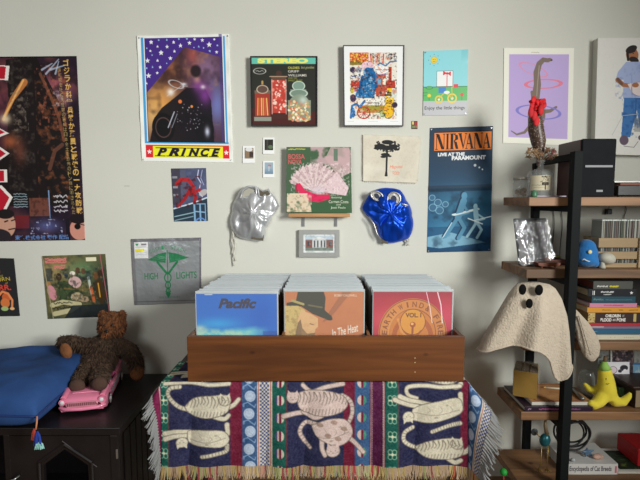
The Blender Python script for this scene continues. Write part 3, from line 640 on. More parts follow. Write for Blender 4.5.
for x, y, r in ((475, 164.5, 1.4), (479.5, 166.8, .9), (482.8, 168.8, .8)): p.ell(x, y, r, r, (190, 200, 205))
o = sheet('concert_poster', p, [(430, 128), (493, 126), (490.5, 251), (427, 252.5)], YS, 0.0015, paper, bulge=lambda u, v: 0.002 * np.exp(-((v - .48) / .02) ** 2) + .0006)
tag(o, 'tall blue concert poster with orange title block and stage photograph', 'poster')
pins(o, [(431.5, 129.5), (491.5, 128), (489, 249.5), (428.5, 251)])

# --- purple print with a long necked dinosaur and hoops
p = Paint(503, 47, 574, 146, 4, (222, 220, 208), 15)
p.rect(508.5, 53.5, 569, 139.5, (178, 158, 204)); B_ = (122, 108, 98)
p.ring(533, 69, 15, 5, .7, (206, 140, 170), 22).ring(543.5, 83.5, 18, 4.5, 1, (214, 120, 140), -3)
p.line([(548, 59.5), (543, 59), (539, 63), (536.5, 72), (537.5, 84), (536, 96), (534, 108)], 4, B_, 1, 9).ell(549.5, 58.8, 3, 1.7, B_, 5).ell(551.5, 59.2, 1, .6, (60, 50, 46)).line([(539, 65), (537.5, 84), (537, 96)], .8, (160, 146, 132))
p.ell(537, 116, 9, 13, B_).line([(533, 124), (525, 134), (517, 136.5), (511.5, 133)], 3.6, B_, 1, 1).line([(544, 112), (551, 111), (557, 107)], 4.5, B_, 1, 2.4).line([(533, 100), (532, 92)], 3, B_)
p.ring(539, 112.5, 22, 7, 1, (126, 122, 190), 4).cloud((92, 80, 72), 3, .5, 4, .35, 4, (530, 100, 546, 128)).scribble(531, 51.5, 539, (150, 140, 120), .6, .4)
o = sheet('dinosaur_print', p, [(504, 48), (574, 48), (572, 145.5), (503, 143)], YS - .001, 0.0015, matte)
tag(o, 'lilac print of a long necked dinosaur with hoops, in a white border', 'print')

# --- canvas with a man in a blue T-shirt
p = Paint(597, 38, 700, 156, 4, (206, 204, 198), 16)
p.cloud((198, 196, 190), 2, .5, 3, .4, 2)
SK = (150, 98, 66)
p.ell(632, 55, 6.2, 7.2, SK, -20).ell(631, 49.5, 6, 3.6, (34, 28, 28), -25).ell(634, 60, 5, 3, (34, 28, 28), 20).line([(627, 51), (628, 60)], 2.4, (34, 28, 28)).ell(633, 53.5, .7, .5, (20, 16, 16)).line([(632, 52.3), (635, 51.8)], .5, (30, 22, 20))
p.poly([(626, 62), (640, 62), (652, 68), (654, 92), (650, 99), (624, 99), (624, 80), (616, 80), (618, 72)], (150, 162, 196)).cloud((128, 140, 178), 4, .52, 5, .7, 5, (616, 62, 654, 99))
p.line([(618, 80), (624, 85), (642, 86)], 4.6, SK, 1, 3.6).line([(618, 79), (622, 84)], 3, (80, 60, 60), .7).poly([(628, 84), (650, 80), (656, 92), (644, 98), (633, 93)], (206, 192, 190)).ring(640, 89, 8, 7, .5, (90, 70, 80), al=.5).ell(636, 85, 3.4, 2.4, SK)
p.poly([(625, 98), (651, 98), (652, 135), (643, 136), (638, 110), (632, 138), (623, 138)], (56, 104, 160)).cloud((36, 78, 134), 4, .52, 5, .7, 6, (623, 98, 652, 138)).line([(637, 100), (637, 118)], .6, (30, 60, 110)).ell(626, 141, 4.5, 5, (90, 76, 92)).ell(646, 138, 6, 3.6, (96, 82, 98)).line([(614, 136), (624, 116), (640, 114)], .5, (170, 170, 172)).line([(626, 147), (636, 148), (640, 142)], .6, (110, 100, 110)).rect(636, 118, 660, 132, (90, 90, 96), .4)
p.line([(632, 75), (633, 97)], .4, (110, 120, 160)).line([(645, 75), (642, 82)], .5, (110, 120, 160))
rt = root_at('canvas_print', [(597, 38), (700, 38), (700, 156), (597, 156)], WY - .03, 'white canvas with a painted bearded man in blue T-shirt and jeans', 'canvas')
Yc = WY - .042
sheet('painted_front', p, [(598, 38), (700, 37), (698, 157), (594.5, 154)], Yc, 0.001, printed('canvas_weave', 0.8, 0, .05, 900), rt)
a, b, c, d = P(598, 38, Yc), P(700, 37, Yc), P(698, 157, Yc), P(594.5, 154, Yc); bk = Vector((0, .040, 0)); f1 = Vector((0, .0012, 0))
MB().hexa([a + f1, b + f1, c + f1, d + f1, a + bk, b + bk, c + bk, d + bk]).build('canvas_edge', mat('canvas_cloth', (196, 196, 184), .85), rt)

# --- instant photographs and the tiny card
def polaroid(x0, y0, x1, y1, fn, label):
    p = Paint(x0, y0, x1, y1, 6, (226, 226, 226), 17); fn(p)
    o = sheet('instant_photo', p, [(x0, y0), (x1, y0), (x1, y1), (x0, y1)], YS - .001, 0.001, paper, bulge=lambda u, v: .002 * v)
    tag(o, label, 'photo', 'instant photographs on the wall')
def f1_(p): p.rect(244.7, 148, 253.5, 158.5, (130, 108, 86)).ell(249, 149.5, 3.6, 2, (206, 206, 206)).rect(249.5, 152, 253.5, 157, (50, 46, 50)).cloud((96, 70, 48), 2, .5, 5, .7, 3, (244.7, 152, 253.5, 158.5))
def f2_(p): p.rect(264.5, 139.5, 273.3, 150.3, (44, 42, 40)).rect(266.5, 139.5, 268, 150, (70, 66, 62)).ell(270.5, 147, 2.4, 2, (86, 104, 78))
def f3_(p): p.rect(264.5, 162.5, 273.3, 174, (142, 162, 176)).mix(np.clip((p.Y - 168) / 6, 0, 1) * ((p.X > 264.5) & (p.X < 273.3) & (p.Y < 174)), (100, 124, 146)).ell(269.5, 165.6, 1.8, 1, (176, 110, 110)).rect(268.8, 166, 269.3, 171, (206, 214, 220))
polaroid(242.7, 146, 254.6, 163, f1_, 'instant photo of a brown ground, left of the other two')
polaroid(263, 137.5, 274.3, 154, f2_, 'instant photo of a dark doorway, above the pale blue one')
polaroid(263, 161, 274.3, 177.5, f3_, 'pale blue instant photo, below the dark one')
p = Paint(411, 121, 417.5, 129, 8, (70, 46, 44), 18); p.rect(411.6, 121.5, 413.5, 124.5, (206, 190, 120)).rect(414.5, 122, 417, 125, (160, 60, 56)).rect(411.6, 125.6, 417, 128, (110, 130, 90)).ell(415.5, 127, 1, 1, (180, 70, 60))
o = sheet('tiny_card', p, [(411.5, 121), (417.5, 121), (417.5, 129), (411.5, 129)], YS, 0.001, paper); tag(o, 'tiny dark multicoloured card on the wall, above the cloth tree banner', 'card')

# --- cloth banner with a tree
p = Paint(363, 134, 421, 184, 5, (200, 192, 176), 19)
p.cloud((186, 176, 158), 1.6, .5, 4, .4, 2).cloud((212, 206, 192), 12, .5, 3, .6, 4)
T_ = (40, 40, 42)
p.rect(386.8, 146, 388.6, 178, T_).poly([(386, 178), (389.4, 178), (388.4, 170), (387, 170)], T_)
for x, y, rx, ry in ((388, 141, 6, 2.4), (381, 145, 5, 2.2), (394, 145, 5, 2), (377.5, 148, 3.5, 1.4), (387, 147, 9, 2.6), (397.5, 148.5, 3, 1.2), (386, 154.5, 4.5, 1.8), (384, 157, 3, 1.2), (390.5, 156, 2, 1)): p.ell(x, y, rx, ry, T_)
p.spots((374, 139, 401, 151), 60, 1, [T_], ell=True).line([(387.6, 152), (380, 146)], .7, T_).line([(387.6, 152), (396, 147)], .7, T_)
p.text('Maputo', 391, 165.5, 404.5, 170, (214, 96, 72), shear=.3, rot=-5).scribble(394, 173, 402, (214, 110, 86), 1, .6).scribble(395, 175, 402, (214, 110, 86), .8, .5)
cl = printed('raw_cotton', 0.9, 0, .1, 500)
rt = root_at('cloth_banner', [(363, 135), (420, 137), (416, 183), (363, 181)], WY, 'small cream cloth banner with a black tree and frayed edges', 'banner')
sheet('cloth', p, [(363, 135), (420.5, 137), (416.5, 183), (363, 181)], YS - .002, 0.002, cl, rt, bulge=lambda u, v: .0025 * np.sin(u * 14 + v * 3) * v + .001 * np.sin(v * 19) + .004)
m_ = MB(); rg = random.Random(4)
for (a, b, n, dx, dy) in (((363, 135), (363, 181), 34, -1, 0), ((420.5, 137), (416.5, 183), 34, 1, 0), ((363, 181), (416.5, 183), 34, 0, 1), ((363, 135), (420.5, 137), 34, 0, -.6)):
    for k in range(n):
        t = (k + rg.random() * .6) / n; x = a[0] + (b[0] - a[0]) * t; y = a[1] + (b[1] - a[1]) * t
        q0 = P(x, y, YS - .003); q1 = P(x + dx * rg.uniform(.8, 1.8) + rg.uniform(-.5, .5), y + dy * rg.uniform(.8, 1.8) + rg.uniform(-.4, .4), YS - .005); m_.cyl(q0, q1, .0012, .0006, 5)
m_.build('frayed_edge', mat('cream_thread', (222, 214, 198), .9), rt)

# --- record standing on a little ledge
p = Paint(285, 146, 352, 214, 4, (66, 92, 66), 20)
p.glow(300, 175, 14, 30, (62, 88, 62), .5)
p.cloud((196, 160, 168), 7, .35, 4, .85, 3, (310, 146, 352, 172)).poly([(325, 158), (331, 146), (350, 147), (351, 172), (340, 178)], (188, 158, 160), .8).rect(334, 148, 338, 160, (80, 110, 90), .8)
for k in range(17):
    a = math.radians(200 + k * 8.5); 
    p.poly([(314, 192), (314 + 25 * math.cos(a - .09), 190 + 25 * math.sin(a - .09)), (315 + 29 * math.cos(a), 190 + 28 * math.sin(a)), (314 + 25 * math.cos(a + .09), 190 + 25 * math.sin(a + .09))], (206, 184, 184) if k % 2 else (182, 156, 158))
p.poly([(318, 192), (337, 171), (349, 188), (346, 196)], (206, 180, 184)).cloud((226, 208, 210), 1.6, .5, 6, .5, 7, (290, 162, 350, 196)).spots((291, 164, 346, 190), 150, .7, [(150, 124, 128), (226, 210, 206), (170, 144, 146)], .5).glow(317, 192, 8, 5, (206, 190, 200), .9)
p.poly([(295, 184), (299, 183), (304, 190), (316, 195), (330, 195), (330, 199), (318, 203), (306, 201), (299, 196)], (206, 42, 86)).line([(296, 184), (295, 192)], 1.4, (170, 30, 66)).cloud((170, 26, 66), 5, .55, 4, .5, 3, (300, 192, 330, 203))
p.cloud((216, 196, 172), 6, .3, 4, .95, 9, (286, 194, 311, 213)).cloud((150, 126, 100), 3, .56, 5, .6, 11, (286, 196, 311, 213)).poly([(311, 213), (310, 206), (318, 204), (330, 201), (345, 206), (352, 214)], (58, 90, 62))
p.text('BOSSA', 287, 153.3, 304, 158.3, (206, 84, 92), bold=.015).text('NOVA', 287, 159, 301, 163.6, (206, 84, 92), bold=.015)
p.scribble(287, 148.3, 305, (205, 190, 80), 1, .8).text('featuring', 331, 196.8, 342, 199.4, (222, 222, 206), shear=.3).text('Carmen Costa', 328.5, 200.8, 348.5, 203.8, (222, 222, 206)).text('and', 336, 204.3, 340.5, 206.2, (222, 222, 206)).text('José Paulo', 330.5, 207.3, 345.5, 210.2, (222, 222, 206))
o = sheet('record_on_ledge', p, [(286.5, 147), (351, 147), (352, 213), (286, 212.6)], WY - .035, 0.005, printed('cover_in_plastic', 0.25, .6))
tag(o, 'record cover with a lace fan and red shoe, standing on the small wooden ledge', 'record cover')
rt = empty('wall_ledge', P(319, 216, WY), 'small pale wooden ledge with two metal brackets, under the red shoe record', 'shelf')
a = P(288.5, 213.2, WY - .06); b = P(350, 217, WY - .06)
MB().box((a.x, WY - .062, b.z), (b.x, WY - .001, a.z - .001), .001).build('ledge_board', wood('ledge_wood', (176, 130, 86), (204, 158, 110), 'X'), rt)
for x in (303, 336):
    q = P(x, 217.5, WY - .03); q2 = P(x, 226.5, WY); br = MB(); br.box((q.x - .007, WY - .05, b.z - .003), (q.x + .007, WY - .003, b.z - .0005)); br.box((q.x - .007, WY - .004, q2.z), (q.x + .007, WY - .0005, b.z - .0005)); br.cyl((q.x, WY - .006, q2.z + .012), (q.x, WY - .003, q2.z + .012), .003, n=10)
    br.build('bracket', mat('zinc', (170, 170, 172), .35, .8), rt)
# --- pewter framed photograph of a house
p = Paint(304, 234, 334, 253, 6, (206, 208, 208), 21)
p.rect(306, 236, 332, 251, (150, 160, 168)).rect(306, 236, 332, 239, (176, 188, 200)).rect(306, 240, 332, 248, (122, 84, 78)).rect(312.5, 238.5, 325.5, 248, (196, 196, 196)).poly([(312, 239), (319, 236.4), (326, 239)], (210, 210, 210))
for x in (314, 317, 320.5, 323.5): p.rect(x, 240.5, x + 1.2, 247.5, (76, 78, 84))
for x in (308, 328.5): p.rect(x, 241.5, x + 1.6, 246, (70, 70, 80))
p.rect(306, 248, 332, 251, (110, 118, 110)); p.cloud((140, 150, 150), 2, .5, 4, .5, 4).blur(2)
frame_thing('framed_photograph', 'small pewter framed photograph of a columned house, below the ledge', [(299, 230), (339.5, 230), (339.5, 257), (299, 257)], .02, .021, mat('pewter', (176, 176, 172), .42, .35), p, paper)

# --- marks left on the wall
for (x, y) in ((127, 186), (8, 96)):
    if x < 100: continue
    q = P(x, y, WY); o = MB().box((q.x - .012, WY - .0012, q.z - .001), (q.x + .012, WY - .0002, q.z + .001)).build('paint_chip', mat('chip', (150, 146, 138), .9)); tag(o, 'small scuffed chip in the wall paint, left of the comic print', 'wall mark')
# ------------------------------------------------------------------ wrestling masks hung on the wall
def mask_body(name, outline, cx, cy, depth, m, parent, seed, folds=9, foldamp=.25):
    """a hollow crumpled hood: its outline is star-shaped about (cx, cy)"""
    ang = np.array([math.atan2(y - cy, x - cx) for x, y in outline]); rad = np.array([math.hypot(x - cx, y - cy) for x, y in outline])
    o = np.argsort(ang); ang = ang[o]; rad = rad[o]
    A = np.linspace(-PI, PI, 120, endpoint=False); Rr = np.interp(A, np.r_[ang - 2 * PI, ang, ang + 2 * PI], np.r_[rad, rad, rad])
    R = 36; pts = np.zeros((2 * R + 1, 120, 3))
    for i in range(2 * R + 1):
        t = i / R; r = math.sin(min(t, 2 - t) * PI / 2) if True else 0
        front = t <= 1
        for k, a in enumerate(A):
            rr = Rr[k] * r; x = cx + math.cos(a) * rr; y = cy + math.sin(a) * rr
            h = math.sqrt(max(0, 1 - r * r)) * depth
            if front:
                n = mnoise.noise(Vector((x * .09 + seed, y * .05, seed))) * 1.0 + .25 * mnoise.noise(Vector((x * .22, y * .11 + seed, 3)))
                ridge = abs(math.sin(a * folds / 2 + n * 2.5 + seed)) * r * (1.2 - r)
                h = h * (1 + foldamp * n) + depth * (.35 * ridge + .45 * n * (1 - r ** 3))
                Y = WY - .006 - max(.001, h)
            else: Y = WY - .004
            pts[i, k] = P(x, y, Y)
    return link(name, grid_mesh(name, pts[::-1], closed_u=True), m, parent, True)
silver = mat('silver_foil_cloth', (206, 207, 210), .38, .55, bump=.22, bscale=20)
trim = mat('silver_trim', (204, 200, 196), .3, .7, bump=.2, bscale=60)
holem = mat('dark_lining', (96, 88, 74), .8)
lace = mat('white_lace_cord', (206, 202, 192), .8)
rt = empty('wrestling_mask', P(252, 242, WY), 'crumpled silver wrestling mask with white laces, hung on the wall', 'mask', 'wrestling masks on the wall')
mask_body('hood', [(247, 186), (256, 186), (262, 193), (268, 190), (279, 206), (272, 216), (266, 228), (264, 240), (250, 240), (238, 237), (231, 228), (232, 212), (236, 198), (241, 189)], 253, 213, .055, silver, rt, 2.0)
def loop_trim(pts, r, Y, m, name, parent, n=8):
    MB().tube([P(x, y, Y) for x, y in pts], r, n, closed=True).build(name, m, parent, True)
def hole(pts, Y, parent, m, name):
    t = MB(); t.prism([P(x, y, Y) for x, y in pts], (0, .004, 0)); t.build(name, m, parent)
hole([(242, 197), (244, 191), (249, 188), (254, 190), (254, 195), (249, 197)], WY - .048, rt, mat('wall_seen_through', (176, 172, 158), .9), 'eye_opening')
loop_trim([(240.5, 198), (243, 190), (249, 186.5), (256, 187), (256.5, 194), (252, 197), (247, 198)], .0045, WY - .05, silver, 'eye_trim', rt)
hole([(259, 189), (263, 192), (268, 190.5), (270, 194), (264, 197), (260, 195)], WY - .05, rt, holem, 'eye_opening')
loop_trim([(258, 187.5), (263, 191), (268.5, 189), (271, 194.5), (264, 198.5), (259, 196)], .0035, WY - .05, silver, 'eye_trim', rt)
hole([(247, 214), (253, 210), (257, 208), (258, 212), (254, 215), (249, 215)], WY - .067, rt, holem, 'mouth_opening')
hole([(252, 234), (264, 235), (263, 241), (252, 239)], WY - .035, rt, holem, 'neck_opening')
m_ = MB()
for dx, l in ((0, 26), (1.5, 38), (2.6, 33)):
    m_.tube([P(231.5 + dx + math.sin(k * .9 + dx) * .7 + k * .08, 228 + l * k / 12, WY - .012 - .004 * math.sin(k)) for k in range(13)], .0026, 6)
m_.build('laces', lace, rt, True)
blue = mat('blue_foil_cloth', (14, 76, 205), .32, .6, bump=.2, bscale=20)
rt = empty('wrestling_mask', P(389, 244, WY), 'shiny blue wrestling mask with silver eye trims, hung on the wall', 'mask', 'wrestling masks on the wall')
mask_body('hood', [(371, 192), (378, 189), (390, 188), (400, 190), (406, 200), (412, 216), (413, 228), (409, 238), (398, 242), (386, 243), (380, 238), (377, 226), (370, 218), (362, 208), (366, 200)], 391, 214, .06, blue, rt, 5.0)
for (c, rx, ry, rot) in (((377, 196), 6.5, 4.2, 28), ((394, 199), 6.5, 6.5, 60)):
    ring = []; t = math.radians(rot)
    for k in range(16):
        a = 2 * PI * k / 16; u = rx * math.cos(a); v = ry * math.sin(a); ring.append((c[0] + u * math.cos(t) - v * math.sin(t), c[1] + u * math.sin(t) + v * math.cos(t)))
    hole(ring, WY - .055, rt, mat('silver_patch', (190, 186, 182), .35, .6, bump=.2), 'eye_patch')
    loop_trim(ring, .004, WY - .057, trim, 'eye_trim', rt)
    hole([(c[0] + (x - c[0]) * .42, c[1] + (y - c[1]) * .55) for x, y in ring], WY - .058, rt, mat('eye_dark', (40, 46, 70), .6), 'eye_opening')
MB().tube([P(x, y, WY - .056) for x, y in ((399, 203), (404, 204.5), (408, 205), (404, 207), (398, 205))], .004, 8).build('silver_flash', trim, rt, True)
hole([(381, 237), (388, 239), (388, 244), (382, 243)], WY - .03, rt, holem, 'neck_opening')
MB().tube([P(x, y, WY - .04) for x, y in ((369, 217), (374, 224), (377, 234), (381, 239))], .003, 8).build('side_trim', trim, rt, True)
m_ = MB()
for dx in (0, 1.6, 3): m_.tube([P(405.5 + dx + math.sin(k * 1.3 + dx) * .8, 236 + k * 1.15, WY - .012 - .003 * math.sin(k + dx)) for k in range(9)], .003, 6)
m_.build('laces', lace, rt, True)

# ------------------------------------------------------------------ record crate, table, blanket
CY = 1.68
zt = P(320, 384, CY).z          # table top
cw = wood('crate_wood', (80, 43, 18), (122, 71, 32), 'X', .42, 4, knots=True)
cwy = wood('crate_wood_side', (80, 43, 18), (122, 71, 32), 'Y', .42, 4)
x0 = PX(187.3, 358, CY); x1 = PX(464.3, 360, CY); zc = P(320, 336.5, CY).z
rt = empty('record_crate', ((x0 + x1) / 2, CY + .28, zt), 'long brown wooden record crate standing on the cat blanket', 'crate')
zb = zt + .011; YB = 2.262
MB().box((x0, CY, zb), (x1, CY + .018, zc), .0015).build('front_panel', cw, rt)
MB().box((x0, YB - .018, zb), (x1, YB, zc - .03), .0015).build('back_panel', cw, rt)
MB().box((x0 + .018, CY + .019, zb), (x1 - .018, YB - .019, zb + .012)).build('bottom', cw, rt)
d1 = PX(283.5, 320, 1.76); d2 = PX(368, 320, 1.78)
for i, x in enumerate((x0 + .008, x1 - .008)): MB().box((x - .008, CY + .0185, zb), (x + .008, YB - .0185, zc - .001), .001).build('side_panel', cwy, rt)
for x in (d1, d2): MB().box((x - .005, CY + .019, zb + .0125), (x + .005, YB - .019, zc - .012)).build('divider', mat('divider_wood', (150, 104, 66), .6, nz=.15), rt)
for dy in (6, 10.5, 20): q = P(415, 352 + dy, CY); MB().cyl(q + Vector((0, .002, 0)), q + Vector((0, -.0006, 0)), .0022, n=8).build('screw', mat('pale_scratch', (190, 160, 120), .6), rt)

# records: cover + clear sleeve
zr = P(320, 293, 1.76).z      # top of a cover
LP = .303
coverm = {}
sleevem = mat('clear_plastic_sleeve', (206, 212, 216), .22, alpha=.6, spec=.6, bump=.15, bscale=30)
rimm = mat('plastic_edge', (214, 220, 222), .3, alpha=.5)
def rec(x, Y, tilt, colour, paint, label, group, dz=0.0, art=None):
    zb_ = zr - LP + dz
    rt = empty('vinyl_record', (x, Y, zb_), label, 'record', group)
    T = Matrix.Translation((x, Y, zb_)) @ Matrix.Rotation(-tilt, 4, 'X') @ Matrix.Translation((-x, -Y, -zb_))
    if paint is None:
        c = MB().box((x - LP / 2, Y, zb_), (x + LP / 2, Y + .0035, zb_ + LP)); c.b.transform(T)
        c.build('cover', mat('cover_%d_%d_%d' % colour, colour, .6), rt)
    else:
        pts = np.zeros((paint.H, paint.W, 3)); u = np.linspace(-LP / 2, LP / 2, paint.W); h = LP * .62
        pts[..., 0] = x + u[None, :]; pts[..., 1] = Y; pts[..., 2] = (zb_ + LP - np.linspace(0, h, paint.H))[:, None]
        me = grid_mesh('cover_art', pts, paint.ink(GAIN * .74)); me.transform(T)
        c = MB().box((x - LP / 2, Y + .0004, zb_), (x + LP / 2, Y + .0035, zb_ + LP)); c.b.transform(T); c = c.build('cover', mat('cover_board', (180, 175, 160), .7), rt)
        link('cover_art', me, paper, c)
    s = MB(); s.box((x - LP / 2 - .003, Y - .001, zb_ + LP * .35), (x + LP / 2 + .004, Y - .0006, zb_ + LP + .011))
    s.b.transform(T)
    if paint is None:
        s2 = MB(); s2.box((x - LP / 2 - .003, Y - .0012, zb_ + LP - .012), (x + LP / 2 + .004, Y + .0045, zb_ + LP + .011), .001, seg=1); s2.b.transform(T); s.b.free()
        s2.build('plastic_sleeve', sleevem, rt)
    else:
        s.b.free(); s3 = MB().box((x - LP / 2 - .003, Y - .0012, zb_ + LP + .0008), (x + LP / 2 + .005, Y + .0045, zb_ + LP + .011), .001, seg=1)
        s3.box((x + LP / 2 + .0004, Y - .0012, zb_ + .1), (x + LP / 2 + .005, Y + .0045, zb_ + LP + .0005))
        s3.box((x - LP / 2 - .003, Y - .0012, zb_ + .1), (x - LP / 2 - .0004, Y + .0045, zb_ + LP + .0005)); s3.b.transform(T); s3.build('plastic_sleeve', rimm, rt)
        cl_ = MB().box((x - LP / 2 - .003, Y - .0022, zb_ + .1), (x + LP / 2 + .005, Y - .0018, zb_ + LP + .011)); cl_.b.transform(T)
        cl_.build('clear_front', mat('clear_film', (235, 240, 245), .12, alpha=.04, spec=.5, bump=.1, bscale=12), rt)
    return rt
hp = 52.7
def cov(seed, c): return Paint(0, 0, 85, hp, 4, c, seed)
# left bin: blue sea cover
p = cov(31, (34, 108, 200)); p.mix(np.clip((30 - p.Y) / 60, 0, 1), (24, 96, 190)).glow(22, 32, 22, 6, (40, 160, 224), .9).glow(70, 22, 16, 20, (26, 84, 184), .6)
p.mix(np.clip((p.Y - 35 - 4 * p.vnoise(12, 3) + .05 * p.X) / 6, 0, 1) * np.clip((78 - p.X) / 20, 0, 1), (110, 196, 206)).mix(np.clip((p.vnoise(9, 4) - .42) * 5, 0, 1) * np.clip((p.Y - 36) / 6, 0, 1) * np.clip((72 - p.X) / 14, 0, 1), (178, 214, 190), .9).glow(3, 37, 7, 3.5, (206, 220, 190), .8).rect(70, 40, 85, 53, (28, 66, 150), .5)
p.blur(2).text('Pacific', 23, 4.6, 63.5, 15.6, (52, 44, 66), shear=.3, bold=.045).rect(9, .2, 17, 1, (225, 225, 225), .8)
pa = p
# middle bin: hat
p = cov(32, (196, 120, 74)); p.cloud((210, 134, 84), 20, .5, 3, .5, 2); p.poly([(62, 0), (72, 0), (48, 30), (40, 34)], (150, 92, 60), .6)
HT = (62, 58, 42)
p.poly([(14, 0), (42, 0), (44, 6), (43, 20), (51, 27), (50, 30), (42, 29), (30, 24), (18, 16), (2, 15), (2, 12), (12, 10)], HT).line([(8, 9.5), (20, 13.5)], 2.6, (176, 160, 96)).line([(26, 14.5), (40, 17)], 1.8, (110, 100, 66)).ell(46, 27.5, 6, 3, HT, 28)
p.poly([(0, 15), (14, 15), (22, 20), (20, 34), (12, 53), (0, 53)], (206, 178, 110)).cloud((160, 128, 74), 3, .5, 5, .6, 6, (0, 15, 20, 53)).poly([(18, 20), (28, 24), (36, 29), (36, 38), (33, 41), (32, 47), (26, 50), (24, 53), (14, 53), (14, 30)], (222, 176, 124)).poly([(14, 34), (17, 30), (19, 40), (24, 46), (33, 45), (30, 53), (10, 53)], (120, 92, 60), .8)
p.line([(27, 35), (31, 36)], .8, (90, 60, 40), .8).cloud((196, 150, 100), 4, .5, 4, .4, 8, (18, 22, 36, 50)).line([(0, 42), (5, 53)], 5, (210, 170, 116)); p.blur(1)
p.text('BOBBY CALDWELL', 53.5, 2.6, 78, 5, (232, 206, 184), bold=.01).text('In The Heat', 50, 38, 80, 47, (236, 226, 210), rot=-14, shear=.5, bold=.01)
pb = p
# right bin: red with golden disc
p = cov(33, (172, 34, 52)); p.glow(8, 30, 18, 14, (214, 60, 84), .7).glow(80, 26, 12, 16, (226, 70, 104), .6).mix(np.clip((8 - p.Y) / 20, 0, 1), (140, 24, 44))
p.ell(43, 46, 37, 39, (206, 128, 58)).ring(43, 46, 36, 38, .8, (120, 60, 30)).ring(43, 46, 25, 27, .8, (140, 70, 30)).glow(26, 40, 14, 20, (230, 160, 84), .7).ell(43, 46, 24.5, 26.5, (206, 124, 46)).ring(43, 50, 20, 22, 5, (180, 92, 34)).ell(43, 33, 13.5, 14, (222, 150, 52)).ring(43, 33, 13.5, 14, .7, (130, 64, 26)).poly([(36, 20), (50, 20), (47, 33), (39, 33)], (214, 150, 40), .6)
p.ell(43, 36, 3.2, 3, (170, 84, 30)).ell(42.4, 35.2, 1.6, 1.4, (236, 176, 96)).line([(43, 38), (42.5, 53)], 2.2, (160, 80, 30)).line([(34, 44), (40, 50), (46, 50), (52, 43)], 2, (166, 84, 32), .8).line([(27, 30), (31, 44), (40, 52)], 2.4, (232, 166, 84), .6)
p.text('VOL. I', 35, 23, 52, 28, (110, 56, 26), bold=.03)
def arc(word, a0, a1, r=30.5, ry=32.5):
    n = len(word)
    for i, ch in enumerate(word):
        a = math.radians(a0 + (a1 - a0) * i / (n - 1)); x = 43 + r * math.sin(a); y = 46 - ry * math.cos(a)
        if ch != ' ': p.text(ch, x - (.8 if ch == 'I' else 2.4), y - 3, x + (.8 if ch == 'I' else 2.4), y + 3, (136, 72, 34), rot=math.degrees(a), bold=.02)
arc('EARTH', -88, -44); arc('WIND&', -26, 32); arc('FIRE', 56, 88)
p.line([(57, 0), (61, 16), (64, 34)], .9, (250, 230, 235), .8).line([(69, 0), (73, 14), (75, 34)], 1.2, (252, 236, 240), .85); p.blur(0)
pc = p
bins = [(PX(196.5, 310, 1.745) + LP / 2 + .001, 1.745, pa, 'blue record lettered Pacific, at the front of the left bin', 'left bin', 'blue Pacific one'),
        (PX(285, 310, 1.79) + LP / 2, 1.785, pb, 'orange brown record with a hatted figure, at the front of the middle bin', 'middle bin', 'orange hat one'),
        (PX(373, 310, 1.79) + LP / 2, 1.785, pc, 'red record with a golden disc, at the front of the right bin', 'right bin', 'red golden disc one')]
pal = [(70, 60, 58), (150, 146, 140), (100, 110, 120), (120, 84, 66), (60, 74, 92), (170, 160, 140), (86, 80, 76)]
rg = random.Random(8)
for b, (x, Y, pt, lab, bn, fr) in enumerate(bins):
    rec(x, Y, -.015, None, pt, lab, 'records filed in the crate')
    protos = {}
    n = 24; Ys = [Y + .014 + (2.228 - Y - .014) * k / (n - 1) for k in range(n)]
    xb = {0: x + .012, 1: x + .0, 2: x - .004}[b]
    for k, yy in enumerate(Ys):
        xx = x + (xb - x) * (k / n) + rg.uniform(-.005, .005); ci = rg.randrange(len(pal))
        lbl = 'sleeved record packed in the %s behind the %s' % (bn, fr)
        if ci not in protos:
            r = rec(xx, yy, 0, pal[ci], None, lbl, 'records packed in the ' + bn, dz=rg.uniform(-.006, .003) - .012 * k / n); protos[ci] = r
        else:
            r = copy_tree(protos[ci]); r.location = (xx, yy, zr - LP + rg.uniform(-.006, .003) - .012 * k / n)
        r.rotation_euler = (rg.uniform(-.012, .012), 0, rg.uniform(-.006, .006))

# table under the blanket
tx0, tx1 = P(161, 385, CY).x, P(468, 385, CY).x; Yf, Yb = CY + .006, 2.25
tb = empty('side_table', ((tx0 + tx1) / 2, 1.97, 0), 'low dark table hidden under the cat blanket, carrying the crate', 'table')
tw = mat('dark_table_wood', (60, 44, 34), .5, nz=.2)
MB().box((tx0, Yf + .008, zt - .035), (tx1, Yb, zt - .001), .002).build('tabletop', tw, tb)
for sx in (tx0 + .03, tx1 - .03):
    for sy in (Yf + .045, Yb - .03): MB().box((sx - .022, sy - .022, 0), (sx + .022, sy + .022, zt - .036)).build('leg', tw, tb)

# woven blanket: pattern painted in its own cloth coordinates (u across, v from table edge down, in photo-sized units)
SCALE = P(321, 430, CY).x - P(320, 430, CY).x      # metres per unit
U0, U1 = 147, 497; V0, V1 = -60, 84     # v = 0 at the front edge
S_ = 2.2
p = Paint(U0, V0 + 384, U1, V1 + 384, S_, (48, 50, 84), 40)
NAVY = (42, 43, 70); MAR = (104, 32, 52); GRN = (30, 84, 74); BLU = (56, 84, 122); CRM = (196, 188, 168); PNK = (194, 172, 166); DK = (112, 102, 92)
def stripe(a, b, c): p.rect(a, V0 + 384, b, V1 + 385, c)
stripe(170.5, 231, NAVY); stripe(231, 242.5, MAR); stripe(242.5, 257.5, BLU); stripe(257.5, 272.5, CRM); stripe(272.5, 287, GRN); stripe(287, 288, MAR); stripe(288, 343.5, NAVY); stripe(343.5, 354.5, MAR); stripe(354.5, 369.5, BLU)
stripe(369.5, 385, (84, 30, 62)); stripe(385, 397.5, GRN); stripe(397.5, 398.5, MAR); stripe(398.5, 459.5, NAVY); stripe(459.5, 469.5, MAR); stripe(469.5, 486, BLU); stripe(486, 502, CRM); stripe(502, 516, GRN)
